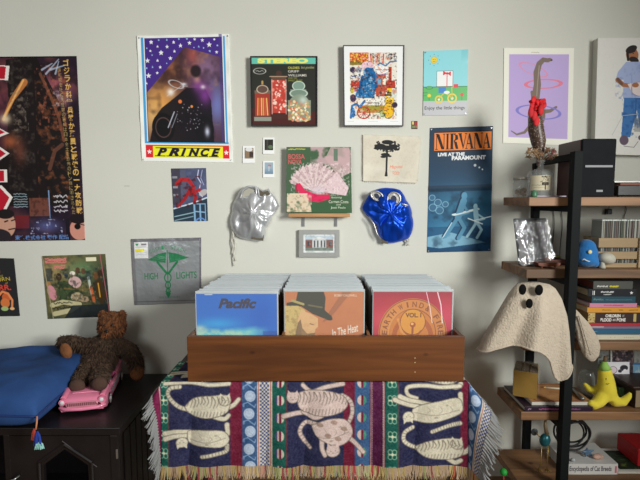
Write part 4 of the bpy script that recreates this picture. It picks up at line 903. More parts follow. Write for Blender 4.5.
stripe(160.5, 170, GRN); stripe(170, 171, MAR); stripe(144, 160, (104, 30, 62)); stripe(128, 144, BLU)
for x in (371.3, 383.3, 146, 158): stripe(x - .9, x + .9, CRM); stripe(x - .25, x + .25, MAR)
chk = ((np.floor(p.X / 1.15) + np.floor(p.Y / 1.15)) % 2 == 0)
p.mix((chk & (p.X > 371.9) & (p.X < 382.6)).astype(float), (60, 28, 60), .6)
def check(a, b):
    p.line([(a + 1.5, 300), (a + 1.5, 480)], .7, (150, 60, 70)); p.line([(b - 1.5, 300), (b - 1.5, 480)], .7, (150, 60, 70))
    m = ((np.floor(p.X / 1.9) + np.floor(p.Y / 1.9)) % 2 == 0) & (p.X > a + 3) & (p.X < b - 3); p.mix(m.astype(float), (56, 66, 120))
check(257.5, 272.5); check(486, 502)
for cx in (250.2, 478): 
    for k in range(-4, 6):
        cy = 397 + k * 17.6; p.ell(cx + .6 * (-1) ** k, cy, 5.4, 5.6, (172, 186, 206)).ring(cx + .6 * (-1) ** k, cy, 4, 4, .5, (130, 150, 180), al=.6)
        p.line([(cx - 6, cy + 8), (cx - 2, cy + 6), (cx + 5, cy + 11), (cx + 6, cy + 8)], .8, (140, 165, 200)).ell(cx - 6, cy - 8.5, 1, 2, (130, 155, 195), al=.7)
for cx, bgc in ((280, GRN), (361.5, BLU)):
    for k in range(-4, 6):
        cy = 401 + k * 17.4; b_ = p.a.copy(); p.rect(cx - 5, cy - 6, cx - 2.4, cy + 6, (70, 70, 110) if cx < 300 else PNK).rect(cx - 2.4, cy - 6, cx - .6, cy + 6, PNK).rect(cx - .6, cy - 6, cx + 1.8, cy + 6, MAR).rect(cx + 1.8, cy - 6, cx + 5, cy + 6, CRM if cx < 300 else (70, 130, 110))
        out = ((p.X - cx) / 5) ** 2 + ((p.Y - cy) / 5.6) ** 2 > 1; p.a[out] = b_[out]; p.ring(cx, cy, 5, 5.6, .8, bgc)
for cx in (391.5, 165, 509):
    for k in range(-4, 6):
        cy = 401 + k * 17.6
        for sx in (-1, 1):
            for sy in (-1, 1): p.ring(cx + sx * 2.1, cy + sy * 2.6, 2.1, 2.3, .6, (170, 200, 170))
        p.line([(cx - 4, cy), (cx + 4, cy)], .7, (214, 210, 180)).ell(cx, cy, .9, 1.4, (214, 210, 180))
def outline_ell(cx, cy, rx, ry, c, rot=0): p.ell(cx, cy, rx + .8, ry + .8, DK, rot); p.ell(cx, cy, rx, ry, c, rot)
def limb(pts, w, c, w2=None): p.line(pts, w + 1.4, DK, 1, None if w2 is None else w2 + 1.4); p.line(pts, w, c, 1, w2)
def bands(pts, w, n):
    for i in range(n):
        t = (i + .5) / n * (len(pts) - 1); k = min(int(t), len(pts) - 2); f = t - k
        x = pts[k][0] + (pts[k + 1][0] - pts[k][0]) * f; y = pts[k][1] + (pts[k + 1][1] - pts[k][1]) * f; dx = pts[k + 1][0] - pts[k][0]; dy = pts[k + 1][1] - pts[k][1]; L = math.hypot(dx, dy) + 1e-6
        p.line([(x - dy / L * w / 2, y + dx / L * w / 2), (x + dy / L * w / 2, y - dx / L * w / 2)], .7, DK, .8)
def cat(body, c, head, hr, tail, legs, striped, k, ears=-1):
    sh = lambda q: [(x, y + k) for x, y in q]
    body = p.curve(sh(body) + sh(body[:1])); tail = p.curve(sh(tail)); head = (head[0], head[1] + k)
    limb(tail, 3.6, c, 3.0); bands(tail, 3.2, 12)
    for L in legs: limb(p.curve(sh(L)), 4.4, c, 3.4)
    p.line(body, 1.5, DK); p.poly(body, c); p.ell(head[0], head[1], hr + .7, hr * .9 + .7, DK); p.ell(head[0], head[1], hr, hr * .9, c)
    for s in (-1, 1): p.poly([(head[0] + s * hr * .15, head[1] + ears * hr * .6), (head[0] + s * hr * .95, head[1] + ears * hr * .3), (head[0] + s * hr * .85, head[1] + ears * hr * 1.35)], c)
    xs = [a for a, b in body]; ys = [b for a, b in body]; x0_, x1_ = min(xs), max(xs); y0_, y1_ = min(ys), max(ys); H_ = y1_ - y0_
    keep = p.a.copy()
    if striped:
        n = int((x1_ - x0_) / 3.3)
        for i in range(n):
            x = x0_ + 3.3 * (i + .7); j = 1.4 * math.sin(i * 2.1)
            p.line(p.curve([(x + j, y0_ + H_ * .08), (x + 1.6, y0_ + H_ * .3), (x - .4, y0_ + H_ * (.5 + .08 * math.sin(i)))]), 1.1, DK, .9, .6)
            p.line(p.curve([(x - .5, y0_ + H_ * .95), (x + .8, y0_ + H_ * .74)]), .8, DK, .8)
    else:
        p.line(p.curve([(x0_ + 2, y0_ + H_ * .6), ((x0_ + x1_) / 2, y0_ + H_ * .7), (x1_ - 3, y0_ + H_ * .5)]), .6, DK, .7)
        for f in (.3, .55, .75): p.line(p.curve([(x0_ + (x1_ - x0_) * f, y0_ + H_ * .35), (x0_ + (x1_ - x0_) * (f + .06), y0_ + H_ * .5), (x0_ + (x1_ - x0_) * f, y0_ + H_ * .62)]), .5, DK, .6)
        p.ell(x0_ + (x1_ - x0_) * .48, y0_ + H_ * .8, 2, 1, DK, al=.5); p.ell(x0_ + (x1_ - x0_) * .7, y0_ + H_ * .3, 1.5, .9, DK, al=.4)
    inside = np.zeros(p.X.shape); t_ = p.a.copy(); p.a = np.zeros_like(t_); p.poly(body, (1, 1, 1)); inside = p.a[..., 0:1]; p.a = t_ * inside + keep * (1 - inside)
    for s in (-1, 1): p.ell(head[0] + s * hr * .35, head[1], .55, .45, DK); p.line([(head[0] + s * hr * .5, head[1] + hr * .3), (head[0] + s * hr * .9, head[1] + hr * .2)], .4, DK, .7)
    p.line([(head[0] - .8, head[1] - ears * hr * .35), (head[0] + .8, head[1] - ears * hr * .35)], .5, DK)
def cv(ox, oy, sc, q): return [(ox + x / sc, oy + y / sc) for x, y in q]
A_ = lambda q: cv(140, 360, 4, q); B_2 = lambda q: cv(320, 350, 3.37, q)
for k in (-76, 0):
    limb(p.curve([(166, 385 + k), (190, 383.6 + k), (210, 386 + k), (230, 385 + k)]), 2.8, CRM)
    cat(A_([(185, 190), (215, 160), (250, 150), (300, 146), (335, 142), (355, 152), (362, 175), (355, 205), (330, 222), (280, 232), (230, 228), (200, 212)]), CRM, (226, 401), 5.6, A_([(195, 200), (160, 188), (130, 162), (117, 136), (130, 116), (165, 111)]), [A_([(345, 195), (375, 185), (398, 160)]), A_([(300, 225), (340, 238), (358, 224)])], True, k)
    cat(A_([(195, 290), (250, 282), (320, 284), (350, 300), (356, 330), (330, 350), (270, 345), (210, 340), (195, 320)]), CRM, (183, 443), 5.2, A_([(350, 345), (345, 370), (300, 380), (252, 388)]), [A_([(104, 297), (150, 288), (205, 292)]), A_([(106, 318), (150, 305), (210, 308)]), A_([(351, 262), (354, 300)])], False, k, ears=1)
    limb(p.curve([(303, 386 + k), (312, 392 + k), (325, 388 + k), (343, 385 + k)]), 3.2, PNK)
    cat([(297, 394), (310, 391), (328, 392), (343, 397), (347, 406), (340, 413), (325, 416), (310, 414), (300, 408)], PNK, (293, 398), 5.6, [(342, 396), (350, 402), (352, 414), (347, 426), (342, 430)], [[(284, 416), (298, 413), (314, 414)], [(304, 412), (314, 418), (322, 416)]], True, k)
    cat([(312, 426), (328, 420), (345, 421), (352, 431), (349, 441), (338, 447), (325, 442), (316, 435)], PNK, (333, 452), 6.6, [(318, 425), (306, 423), (300, 431), (304, 441), (310, 448)], [[(344, 436), (354, 443), (363, 453)], [(322, 438), (322, 448), (325, 456)]], False, k, ears=-1)
    for x, y in ((320, 425), (334, 423), (328, 436), (344, 430), (338, 440)): p.ell(x, y + k, 3.4, 2.2, (140, 116, 104), 20, al=.85)
    limb(p.curve([(416, 399 + k), (407, 395 + k), (407, 388 + k), (424, 386.5 + k), (440, 388 + k), (459, 387 + k)]), 3, CRM)
    cat([(412, 410), (424, 405), (439, 402), (456, 399), (461, 406), (459, 414), (445, 420), (427, 423), (412, 420)], CRM, (407.5, 417), 5.4, [(459, 424), (447, 427), (431, 432)], [[(394, 400), (408, 405), (424, 409)], [(399, 397), (410, 401), (430, 405)], [(459, 395), (460, 410)]], False, k, ears=1)
    cat([(415, 448), (427, 442), (445, 440), (458, 441), (462, 449), (459, 457), (447, 461), (430, 459), (419, 454)], CRM, (456, 445), 5.6, [(412, 428), (404, 432), (403, 440), (411, 447), (418, 450)], [[(456, 455), (464, 452), (469, 446)], [(446, 459), (454, 464), (460, 461)]], True, k)
p.a += (p.vnoise(1.0, 5, 1)[..., None] - .5) * 26; p.a += (p.vnoise(9, 6, 2)[..., None] - .5) * 16; p.blur(1)
BL = p
# drape the cloth
a0 = PX(161, 430, CY)
u = np.linspace(U0, U1, p.W); v = np.linspace(V0, V1, p.H)
UU, VV = np.meshgrid(u, v)
X = (UU - 320) * SCALE; D = VV * SCALE
zc_ = zt + .004; yf_ = Yf - .004
R_ = tx1 - .0; Lx = tx0
du = np.maximum(0, X - R_) + np.maximum(0, Lx - X); sgn = np.where(X > 0, 1, -1); dv = np.maximum(0, D)
r = np.hypot(du, dv); ph = np.arctan2(dv, np.maximum(du, 1e-9))      # 0 side .. pi/2 front
side_fl = np.where(sgn > 0, .66, .55)
alpha = np.where(sgn > 0, .22, .12) * np.sin(2 * ph) * np.clip(r / .05, 0, 1) + side_fl * np.cos(ph) ** 2
alpha = np.where((du <= 0), .015, alpha); alpha = np.where((dv <= 0) & (du > 0), side_fl, alpha)
# folds of the front panel
fold = .013 * np.sin(X * 13 + .6 + .8 * np.sin(X * 5)) + .009 * np.sin(X * 31 + 1.3 + D * 4)
fold *= np.clip(dv / .22, 0, 1)
az = ph
outx = r * np.sin(alpha) * np.cos(az); outy = r * np.sin(alpha) * np.sin(az); drop = r * np.cos(alpha)
Xc = np.clip(X, Lx, R_)
PXX = np.where(du > 0, Xc + sgn * outx, X); PYY = yf_ + np.maximum(0, -D); PYY = np.where(dv > 0, yf_ - outy - .004 * np.clip(dv / .03, 0, 1), PYY)
PYY = np.where((du <= 0) & (dv > 0), yf_ - .006 * np.clip(dv / .02, 0, 1) - np.abs(fold) - dv * .02, PYY)
PXX = PXX + np.where((dv <= 0) & (du > 0), .008 * np.sin(PYY * 30) * np.clip(du / .08, 0, 1) * sgn, 0)
PZZ = zc_ - drop
PZZ = np.where((du <= 0) & (dv <= 0), zc_ + .002, PZZ)
cap = YB + .0
PYY = np.minimum(PYY, 2.26)
pts = np.stack([PXX, PYY, PZZ], -1)
wov = printed('woven_cotton', .95, 0, .35, 420, .1)
rt = empty('cat_blanket', (0, Yf, zt), 'woven fringed blanket with cats and coloured stripes, draped over the table', 'blanket')
# keep only rows that lie on the table (the cloth starts at its back edge)
me = grid_mesh('woven_cloth', pts, BL.ink(GAIN * .88)); link('woven_cloth', me, wov, rt, True)
# the cloth's top continues to the back of the table
# fringe
fr_cols = [(226, 200, 140), (226, 190, 140), (216, 180, 130), (206, 96, 86), (226, 206, 160), (206, 176, 120), (216, 190, 130)]
rg = random.Random(3)
def inkat(i, j): return BL.a[i, j]
fr = {}
def tuft(base, down, length, c):
    key = tuple(int(round(q / 24.0) * 24) for q in c)
    if key not in fr: fr[key] = MB()
    side = Vector((rg.uniform(-.4, .4), rg.uniform(-.25, .05), 0))
    for s in range(4):
        d = Vector((rg.uniform(-.22, .22), rg.uniform(-.2, .02), 0)); pts_ = [base + Vector((rg.uniform(-.002, .002), 0, .003))]
        for k in range(1, 4): pts_.append(pts_[0] + (down + side * .35 * k / 3 + d * k / 3).normalized() * length * k / 3)
        fr[key].tube(pts_, [.0030, .0026, .0022, .0010], 4)
for j in range(0, p.W, 4):
    cc = BL.a[-8, j] * .14 + np.array(fr_cols[rg.randrange(7)]) * .78
    b = Vector(pts[-1, j]); d = (Vector(pts[-1, j]) - Vector(pts[-12, j])).normalized()
    if abs(u[j] - 320) < 190: tuft(b, d, rg.uniform(.036, .058), np.clip(cc * .92, 0, 235))
for j, s in ((0, -1), (p.W - 1, 1)):
    for i in range(0, p.H, 7):
        b = Vector(pts[i, j]); e = Vector(pts[i, j + (12 if j == 0 else -12)]); d = (b - e).normalized()
        d.z -= .6; d.normalize(); tuft(b, d, rg.uniform(.04, .07), (146, 142, 140))
root_f = None; allm = MB(); mats = []
me = bpy.data.meshes.new('fringe'); bmF = bmesh.new(); idx = []
for k, (c, mb) in enumerate(fr.items()):
    t = bpy.data.meshes.new('t'); mb.b.to_mesh(t); mb.b.free(); n0 = len(bmF.faces); bmF.from_mesh(t); bpy.data.meshes.remove(t); bmF.faces.ensure_lookup_table()
    for f in bmF.faces[n0:]: f.material_index = k
    mats.append(mat('fringe_yarn_%d_%d_%d' % c, tuple(max(0, min(255, q)) for q in c), .95, spec=.1))
bmF.to_mesh(me); bmF.free(); o = link('fringe', me, mats, rt); o['kind'] = 'stuff'
# ------------------------------------------------------------------ black cabinet with the arched opening
kx0, kx1 = -1.75, PX(120, 428, 1.705); ky0, ky1 = 1.705, 2.262; kz = P(60, 428, 1.705).z
bk = mat('black_brown_laminate', (26, 21, 22), .38, nz=.25, nscale=9)
rt = empty('cat_cabinet', ((kx0 + kx1) / 2, 1.98, 0), 'low black cabinet with a peaked opening, under the blue cushion', 'cabinet')
MB().box((kx0, ky0, kz - .03), (kx1, ky1, kz), .003).build('top_panel', bk, rt)
s = MB(); s.box((kx1 - .03, ky0 + .022, .0), (kx1 - .012, ky1 - .001, kz - .031))
for k in range(9): y = ky0 + .05 + k * .058; s.box((kx1 - .0125, y, .05), (kx1 - .006, y + .05, kz - .04), .002)
s.build('side_panel', bk, rt)
MB().box((kx0 + .01, ky0 + .022, 0), (kx0 + .03, ky1 - .001, kz - .031)).build('side_panel', bk, rt)
MB().box((kx0 + .031, ky1 - .02, .02), (kx1 - .031, ky1 - .002, kz - .031)).build('back_panel', bk, rt)
MB().box((kx0 + .031, ky0 + .03, .02), (kx1 - .031, ky1 - .021, .04)).build('bottom_panel', bk, rt)
# fronts: posts and a door with a peaked opening
def fz(y): return P(60, y, ky0).z
def fx(x): return PX(x, 455, ky0)
xr = kx1 - .012
MB().box((fx(6) - .01, ky0 + .004, .0), (fx(6) + .012, ky0 + .0215, kz - .031), .002).build('front_post', bk, rt)
o1, o2, opk = fx(42), fx(87), fx(64); zl = fz(466); zp = fz(450)
door = [(fx(9), kz - .034), (xr - .03, kz - .034), (xr - .03, .05), (o2, .05), (o2, zl), (opk, zp), (o1, zl), (o1, .05), (fx(9), .05)]
d = MB(); d.prism([(x, ky0 + .006, z) for x, z in door], (0, .015, 0)); d = d.build('door', bk, rt)
mo = MB(); w_ = .018
for (a, b) in (((o1 - .015, .05), (o1 - .015, zl + .012)), ((o1 - .015, zl + .012), (opk, zp + .02)), ((opk, zp + .02), (o2 + .015, zl + .012)), ((o2 + .015, zl + .012), (o2 + .015, .05))):
    mo.tube([(a[0], ky0 + .004, a[1]), (b[0], ky0 + .004, b[1])], .006, 6)
mo.build('opening_trim', bk, d)
MB().box((xr - .029, ky0 + .002, 0), (xr, ky0 + .0215, kz - .031), .002).build('front_post', bk, rt)
q = P(117, 454, ky0); MB().box((q.x - .004, ky0 - .002, q.z - .018), (q.x + .004, ky0 + .0018, q.z + .018), .001).build('hinge', steel, rt)
q = P(14, 479, ky0); hm = MB(); hm.tube([(q.x - .02, ky0 + .004, q.z - .01), (q.x - .01, ky0 - .016, q.z + .002), (q.x + .008, ky0 - .016, q.z + .006), (q.x + .02, ky0 + .004, q.z + .012)], .004, 8).build('handle', steel, rt, True)
br = MB(); br.tube([P(62, 441, ky0 + .004), P(97, 467, ky0 + .004)], .0022, 6).build('brace_groove', mat('worn_edge', (58, 50, 50), .5), d)

# ------------------------------------------------------------------ blue cushion with tassel
velvet = mat('blue_velvet', (40, 68, 116), .8, nz=.38, nscale=4, sheen=.0, spec=.15, bump=.15, bscale=18)
rt = empty('floor_cushion', (-1.4, 1.95, kz), 'big blue velvet cushion with a corner tassel, on the black cabinet', 'cushion')
cx, cy_, hw, hd = PX(43, 415, 1.69) - .40, 1.935, .40, .285
N_ = 72; pts = np.zeros((N_, N_, 3)); 
def cush(sign, amp, zmid):
    g = np.linspace(-1, 1, N_); U, V = np.meshgrid(g, g)
    # rounded square: pull the corners in slightly
    k = 1 - .05 * (U ** 2) * (1 - V ** 2) * 1.3 - .0; k2 = 1 - .05 * (V ** 2) * (1 - U ** 2)
    x = cx + hw * U * (1 - .05 * (1 - V ** 2)); y = cy_ - hd * V * (1 - .05 * (1 - U ** 2))
    prof = (np.clip(1 - np.abs(U) ** 8, 0, 1) * np.clip(1 - np.abs(V) ** 8, 0, 1)) ** .42
    n = np.array([[mnoise.noise(Vector((a * 2.2, b * 2.2, 3.3))) for a in g] for b in g])
    n2 = np.array([[mnoise.noise(Vector((a * 5 + b * 2, b * 3, 8.3))) for a in g] for b in g])
    z = zmid + sign * amp * prof * (1 + .22 * n * (sign > 0) + .08 * n2 * (sign > 0))
    if sign > 0:
        tuft_ = np.exp(-(((U + .0) / .12) ** 2 + ((V - .05) / .14) ** 2)); z = z - .045 * tuft_
    # slope up at the back
    z = z + (sign > 0) * .02 * (1 - V) / 2 * prof
    return np.stack([x, y, z], -1)
top = cush(1, .088, kz + .070); bot = cush(-1, .066, kz + .070)
me = grid_mesh('cushion_top', top[::1]); a_ = me
bm = bmesh.new(); bm.from_mesh(me)
me2 = grid_mesh('b', bot[:, ::-1]); bm.from_mesh(me2); bmesh.ops.remove_doubles(bm, verts=bm.verts[:], dist=.0004); bm.to_mesh(me); bm.free()
me.name = 'cushion_body'; link('cushion_body', me, velvet, rt, True)
edge = [top[0, k] for k in range(N_)] + [top[k, -1] for k in range(1, N_)] + [top[-1, k] for k in range(N_ - 2, -1, -1)] + [top[k, 0] for k in range(N_ - 2, 0, -1)]
MB().tube([Vector(e) for e in edge[::2]], .0045, 8, closed=True).build('piping', mat('blue_piping', (26, 52, 108), .6), rt, True)
c = Vector(top[-1, -1]); ts = empty('t', c, '', '') ; bpy.data.objects.remove(ts)
q = [c, c + Vector((.004, -.02, -.005)), c + Vector((.006, -.03, -.04))]
# tassel
tsl = MB(); tsl.tube([c, c + Vector((.01, -.012, .006)), c + Vector((.014, -.022, -.012)), c + Vector((.012, -.026, -.035))], .0028, 8)
tsl = tsl.build('tassel', mat('pale_cord', (196, 130, 96), .8), rt, True)
def skein(base, l, r0, r1, col, name):
    t = MB(); rg = random.Random(int(l * 1000))
    for k in range(26):
        a = rg.uniform(0, 2 * PI); s = rg.random() ** .5
        t.tube([base, base + Vector((math.cos(a) * r0 * s, math.sin(a) * r0 * s * .5, -l * .3)), base + Vector((math.cos(a) * r1 * s, math.sin(a) * r1 * s * .5, -l))], [.0022, .0024, .0012], 5)
    t.build(name, mat('yarn_' + '_'.join(map(str, col)), col, .9), tsl)
b0 = c + Vector((.012, -.026, -.032))
skein(b0 + Vector((-.006, 0, 0)), .042, .006, .012, (170, 62, 48), 'red_yarn')
skein(b0 + Vector((.008, -.004, -.008)), .052, .010, .019, (34, 62, 150), 'blue_yarn')
skein(b0 + Vector((.012, -.006, -.046)), .026, .012, .018, (150, 205, 196), 'mint_yarn')

# ------------------------------------------------------------------ pink toy car (built along -y, then placed)
pink = mat('pink_plastic', (226, 128, 158), .35, coat=.3); dpk = mat('deep_pink', (206, 84, 140), .4); chrome = mat('toy_chrome', (206, 200, 202), .25, .7); tyre = mat('white_wall_tyre', (214, 208, 210), .5); gry = mat('toy_grey', (168, 160, 170), .4)
CL, CW, CH = .40, .178, .062
car = empty('toy_car', (PX(82, 405, 1.83) , 1.83, kz), 'pink toy convertible with a wide grille, parked under the brown bear', 'toy car', rz=math.radians(13))
carM = chain(car)
def cb(mb, name, m, smooth=True, par=None):
    mb.b.transform(carM); o = mb.build(name, m, par or car)
    if smooth: autosmooth(o, 38)
    return o
def section(prof_y, hw_, z0, z1, crown):
    # ring across the car at y: from left sill over the top to the right sill
    pts = []
    for k in range(25):
        a = PI * k / 24; cx_ = -math.cos(a); s = math.sin(a)
        x = math.copysign(abs(cx_) ** .35, cx_) * hw_; z = z0 + (z1 - z0) * (s ** .32) + crown * s
        pts.append((x, prof_y, z))
    return pts
prof = [(0.0, .80, .020, .042, 0), (.006, .93, .014, .052, .001), (.02, 1.0, .012, .058, .003), (.06, 1.0, .012, .062, .004), (.12, .99, .012, .064, .004), (.16, .98, .012, .063, .003)]
def loft(secs):
    arr = np.array(secs); t = MB(); me = grid_mesh('t', arr); t.b.from_mesh(me); bpy.data.meshes.remove(me)
    return t
hood = loft([section(y, CW / 2 * w_, z0, z1, cr) for y, w_, z0, z1, cr in prof])
hood.b.faces.ensure_lookup_table()
rear = loft([section(y, CW / 2 * w_, z0, z1, cr) for y, w_, z0, z1, cr in [(.28, .98, .012, .064, .003), (.32, .97, .012, .068, .003), (.37, .94, .014, .068, .003), (.395, .9, .018, .062, .002), (.40, .78, .022, .05, .0)]])
bd = MB()
for t in (hood, rear):
    me = bpy.data.meshes.new('t'); t.b.to_mesh(me); t.b.free(); bd.b.from_mesh(me); bpy.data.meshes.remove(me)
for s in (-1, 1):
    x = s * CW / 2
    bd.box((min(x, x - s * .012), .155, .012), (max(x, x - s * .012), .285, .062), .004)
    # tail fins and front fenders
    bd.tube([(s * (CW / 2 - .016), .02, .058), (s * (CW / 2 - .015), .08, .066), (s * (CW / 2 - .014), .16, .064)], [.011, .013, .008], 12)
    bd.tube([(s * (CW / 2 - .014), .27, .062), (s * (CW / 2 - .014), .34, .070), (s * (CW / 2 - .014), .395, .076)], [.008, .011, .008], 12)
bd.box((-CW / 2 + .01, .003, .010), (CW / 2 - .01, .395, .020)); bd.box((-CW / 2 + .012, .02, .02), (CW / 2 - .012, .155, .045))
bd.box((-.05, .05, .062), (.05, .15, .068), .004)
cb(bd, 'body', pink)
b = MB(); b.tube([(-.085, .012, .024), (-.06, -.004, .022), (0, -.008, .021), (.06, -.004, .022), (.085, .012, .024)], [.006, .008, .008, .008, .006], 10); cb(b, 'front_bumper', pink)
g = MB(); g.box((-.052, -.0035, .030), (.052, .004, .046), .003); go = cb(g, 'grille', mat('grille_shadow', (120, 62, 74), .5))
g = MB()
for k in range(15): x = -.049 + k * .007; g.tube([(x, -.005, .031), (x, -.006, .038), (x, -.005, .045)], .0018, 6)
g.tube([(-.054, -.003, .030), (.054, -.003, .030), (.058, -.003, .038), (.054, -.003, .047), (-.054, -.003, .047), (-.058, -.003, .038)], .003, 8, closed=True)
cb(g, 'grille_teeth', mat('grille_pink', (196, 128, 140), .4, .2), par=go)
for s in (-1, 1):
    h = MB(); h.tube([(s * .073, .02, .050), (s * .073, -.001, .050)], .0125, 16); ho = cb(h, 'headlight_housing', pink)
    h = MB(); h.sph((s * .073, -.002, .050), (.0085, .004, .0085)); cb(h, 'headlight', tyre, par=ho)
for s in (-1, 1):
    for y in (.07, .325):
        wM = Matrix.Translation((s * (CW / 2 - .004), y, .024)) @ Matrix.Rotation(PI / 2, 4, 'Y')
        w_ = MB(); w_.lathe([(0, -.008), (.02, -.008), (.0235, -.005), (.0235, .005), (.02, .008), (0, .008)], wM, 24); wo = cb(w_, 'wheel', mat('tyre_black', (40, 36, 40), .6))
        w_ = MB(); w_.lathe([(.012, s * .0083), (.019, s * .0083), (.019, s * .0095), (.012, s * .0095), (.012, s * .0083)], wM, 24); w_.lathe([(0, s * .0083), (.009, s * .0083), (.007, s * .012), (0, s * .013)], wM, 16); cb(w_, 'hubcap', tyre, par=wo)

for s in (-1, 1):
    sd = MB(); sd.prism([(s * (CW / 2 + .0005), .10, .040), (s * (CW / 2 + .0005), .18, .052), (s * (CW / 2 + .0005), .33, .050), (s * (CW / 2 + .0005), .30, .034), (s * (CW / 2 + .0005), .14, .030)], (s * .0012, 0, 0)); cb(sd, 'side_flash', gry, False)
for s in (-.042, .042):
    st = MB(); st.box((s - .034, .225, .022), (s + .034, .262, .036), .005); st.box((s - .034, .258, .03), (s + .034, .274, .078), .006); cb(st, 'seat', dpk)
ws = MB(); ws.tube([(-.078, .165, .064), (-.074, .178, .098), (0, .172, .104), (.074, .178, .098), (.078, .165, .064)], .0026, 8); wo = cb(ws, 'windshield_frame', chrome)
ws = MB(); ws.prism([(-.076, .166, .064), (-.072, .178, .097), (0, .172, .102), (.072, .178, .097), (.076, .166, .064)], (0, .001, 0)); cb(ws, 'windshield', mat('clear_toy_plastic', (240, 225, 235), .1, alpha=.25), False, wo)
sw = MB(); sw.tube([(.042 + .016 * math.cos(a), .196 - .005 * math.sin(a), .066 + .015 * math.sin(a)) for a in [2 * PI * k / 20 for k in range(20)]], .002, 6, closed=True); sw.tube([(.042, .18, .05), (.042, .196, .066)], .002, 6); sw.tube([(.027, .196, .066), (.057, .196, .066)], .0014, 6); cb(sw, 'steering_wheel', dpk)

# ------------------------------------------------------------------ shaggy bear sitting on the car
def fur(name, o, cols_, density, length, parent, seed=1, droop=.6, sel=None, width=.0016):
    rg = random.Random(seed); me = o.data; me.calc_loop_triangles()
    vs = [v.co for v in me.vertices]; tris = [(t.vertices[:], t.area, t.normal.copy()) for t in me.loop_triangles]
    tot = sum(t[1] for t in tris); bm = bmesh.new(); n = int(tot * density); cum = []; s = 0
    for t in tris: s += t[1]; cum.append(s)
    import bisect
    for i in range(n):
        k = min(bisect.bisect(cum, rg.random() * tot), len(tris) - 1); (a, b, c), ar, nn = tris[k]; r1, r2 = rg.random(), rg.random()
        if r1 + r2 > 1: r1, r2 = 1 - r1, 1 - r2
        q = vs[a] + (vs[b] - vs[a]) * r1 + (vs[c] - vs[a]) * r2
        d = (nn * rg.uniform(.5, 1.0) + Vector((rg.uniform(-.5, .5), rg.uniform(-.5, .3), -droop + rg.uniform(-.4, .3)))).normalized(); L = length * rg.uniform(.5, 1.2)
        sd_ = d.cross(Vector((rg.uniform(-1, 1), rg.uniform(-1, 1), rg.uniform(-1, 1)))).normalized() * width
        m1 = q + d * L * .55 + Vector((0, 0, -.1 * L)); tip = q + d * L + Vector((0, 0, -.4 * L))
        v = [bm.verts.new(x) for x in (q - sd_, q + sd_, m1 + sd_ * .8, m1 - sd_ * .8, tip)]
        f = bm.faces.new((v[0], v[1], v[2], v[3])); g = bm.faces.new((v[3], v[2], v[4])); mi = rg.randrange(len(cols_)); f.material_index = g.material_index = mi
    m2 = bpy.data.meshes.new(name); bm.to_mesh(m2); bm.free()
    o2 = bpy.data.objects.new(name, m2); 
    for m in cols_: m2.materials.append(m)
    COL.objects.link(o2); o2.parent = parent; m2.transform(Matrix.Identity(4))
    o2['kind'] = 'stuff'
    return o2
DB = (72, 54, 40)
brn = mat('brown_plush', DB, .95, nz=.3, nscale=30, bump=.4, bscale=90); rust = mat('rust_plush', (120, 74, 42), .95, nz=.3, nscale=30, bump=.4, bscale=90)
f1m = mat('fur_dark', (60, 44, 34), .9); f2m = mat('fur_brown', (88, 66, 50), .9); f3m = mat('fur_rust', (134, 82, 48), .9); f4m = mat('fur_rust_dark', (96, 58, 36), .9)
bear = empty('plush_bear', (-.93, 2.02, kz + .07), 'shaggy dark brown plush bear leaning on the wall, sitting on the pink car', 'soft toy')
hc = P(112, 325, 2.15)
T = MB()
def blob(px, py, Y, rx, ry=None, rz=None): T.sph(P(px, py, Y), (rx, ry or rx, rz or rx), u=16, v=12)
# torso
blob(103, 352, 2.11, .070, .060, .070); blob(97, 364, 2.07, .070, .060, .056); blob(108, 342, 2.14, .066, .05, .042)
# arms: one stretched to the left over the cushion, one hanging to the right
T.tube([P(98, 345, 2.12), P(84, 345, 2.11), P(72, 342, 2.10), P(60, 341, 2.10)], [.034, .030, .028, .024], 10)
T.tube([P(118, 345, 2.13), P(130, 350, 2.12), P(136, 362, 2.10), P(137, 372, 2.09)], [.034, .032, .030, .026], 10)
# legs down over the bonnet
T.tube([P(92, 366, 2.05), P(84, 374, 1.99), P(77, 384, 1.93)], [.038, .034, .030], 10)
T.tube([P(101, 368, 2.05), P(100, 374, 1.98), P(99, 382, 1.92)], [.036, .033, .030], 10)
T.tube([P(110, 342, 2.14), hc], .036, 10)
bodyo = melt('body', T, .006, brn, bear, 2)
H = MB(); H.sph(hc, (.060, .052, .064), u=20, v=16); H.sph(hc + Vector((0, -.042, -.018)), (.028, .026, .022), u=16, v=12)
for s in (-1, 1): H.sph(hc + Vector((s * .045, .006, .048)), (.020, .012, .020), u=12, v=10)
headp = melt('head', H, .005, rust, bear, 2)
MB().sph(hc + Vector((.004, -.069, -.010)), (.010, .006, .007)).build('nose', mat('nose_black', (20, 16, 16), .3), headp, True)
for s in (-1, 1): MB().sph(hc + Vector((s * .022, -.050, .012)), .0055, u=12, v=8).build('eye', mat('nose_black', (20, 16, 16), .3), headp, True)
MB().tube([hc + Vector((-.010, -.067, -.026)), hc + Vector((0, -.070, -.030)), hc + Vector((.010, -.067, -.026))], .0015, 6).build('mouth', mat('nose_black', (20, 16, 16), .3), headp, True)
for (x, y, Y) in ((77, 386, 1.905), (99.5, 384, 1.895)):
    ft = MB(); ft.sph(P(x, y, Y), (.033, .022, .029), u=18, v=14); ft.build('foot', mat('paw_plush', (74, 52, 42), .95, bump=.4, bscale=90), bear, True)
MB().sph(P(66, 351, 2.02), (.026, .014, .036), Matrix.Rotation(-.3, 4, 'Y'), 18, 14).build('paw', rust, bear, True)
MB().sph(P(137, 372, 2.09), (.032, .030, .040), None, 18, 14).build('paw', rust, bear, True)
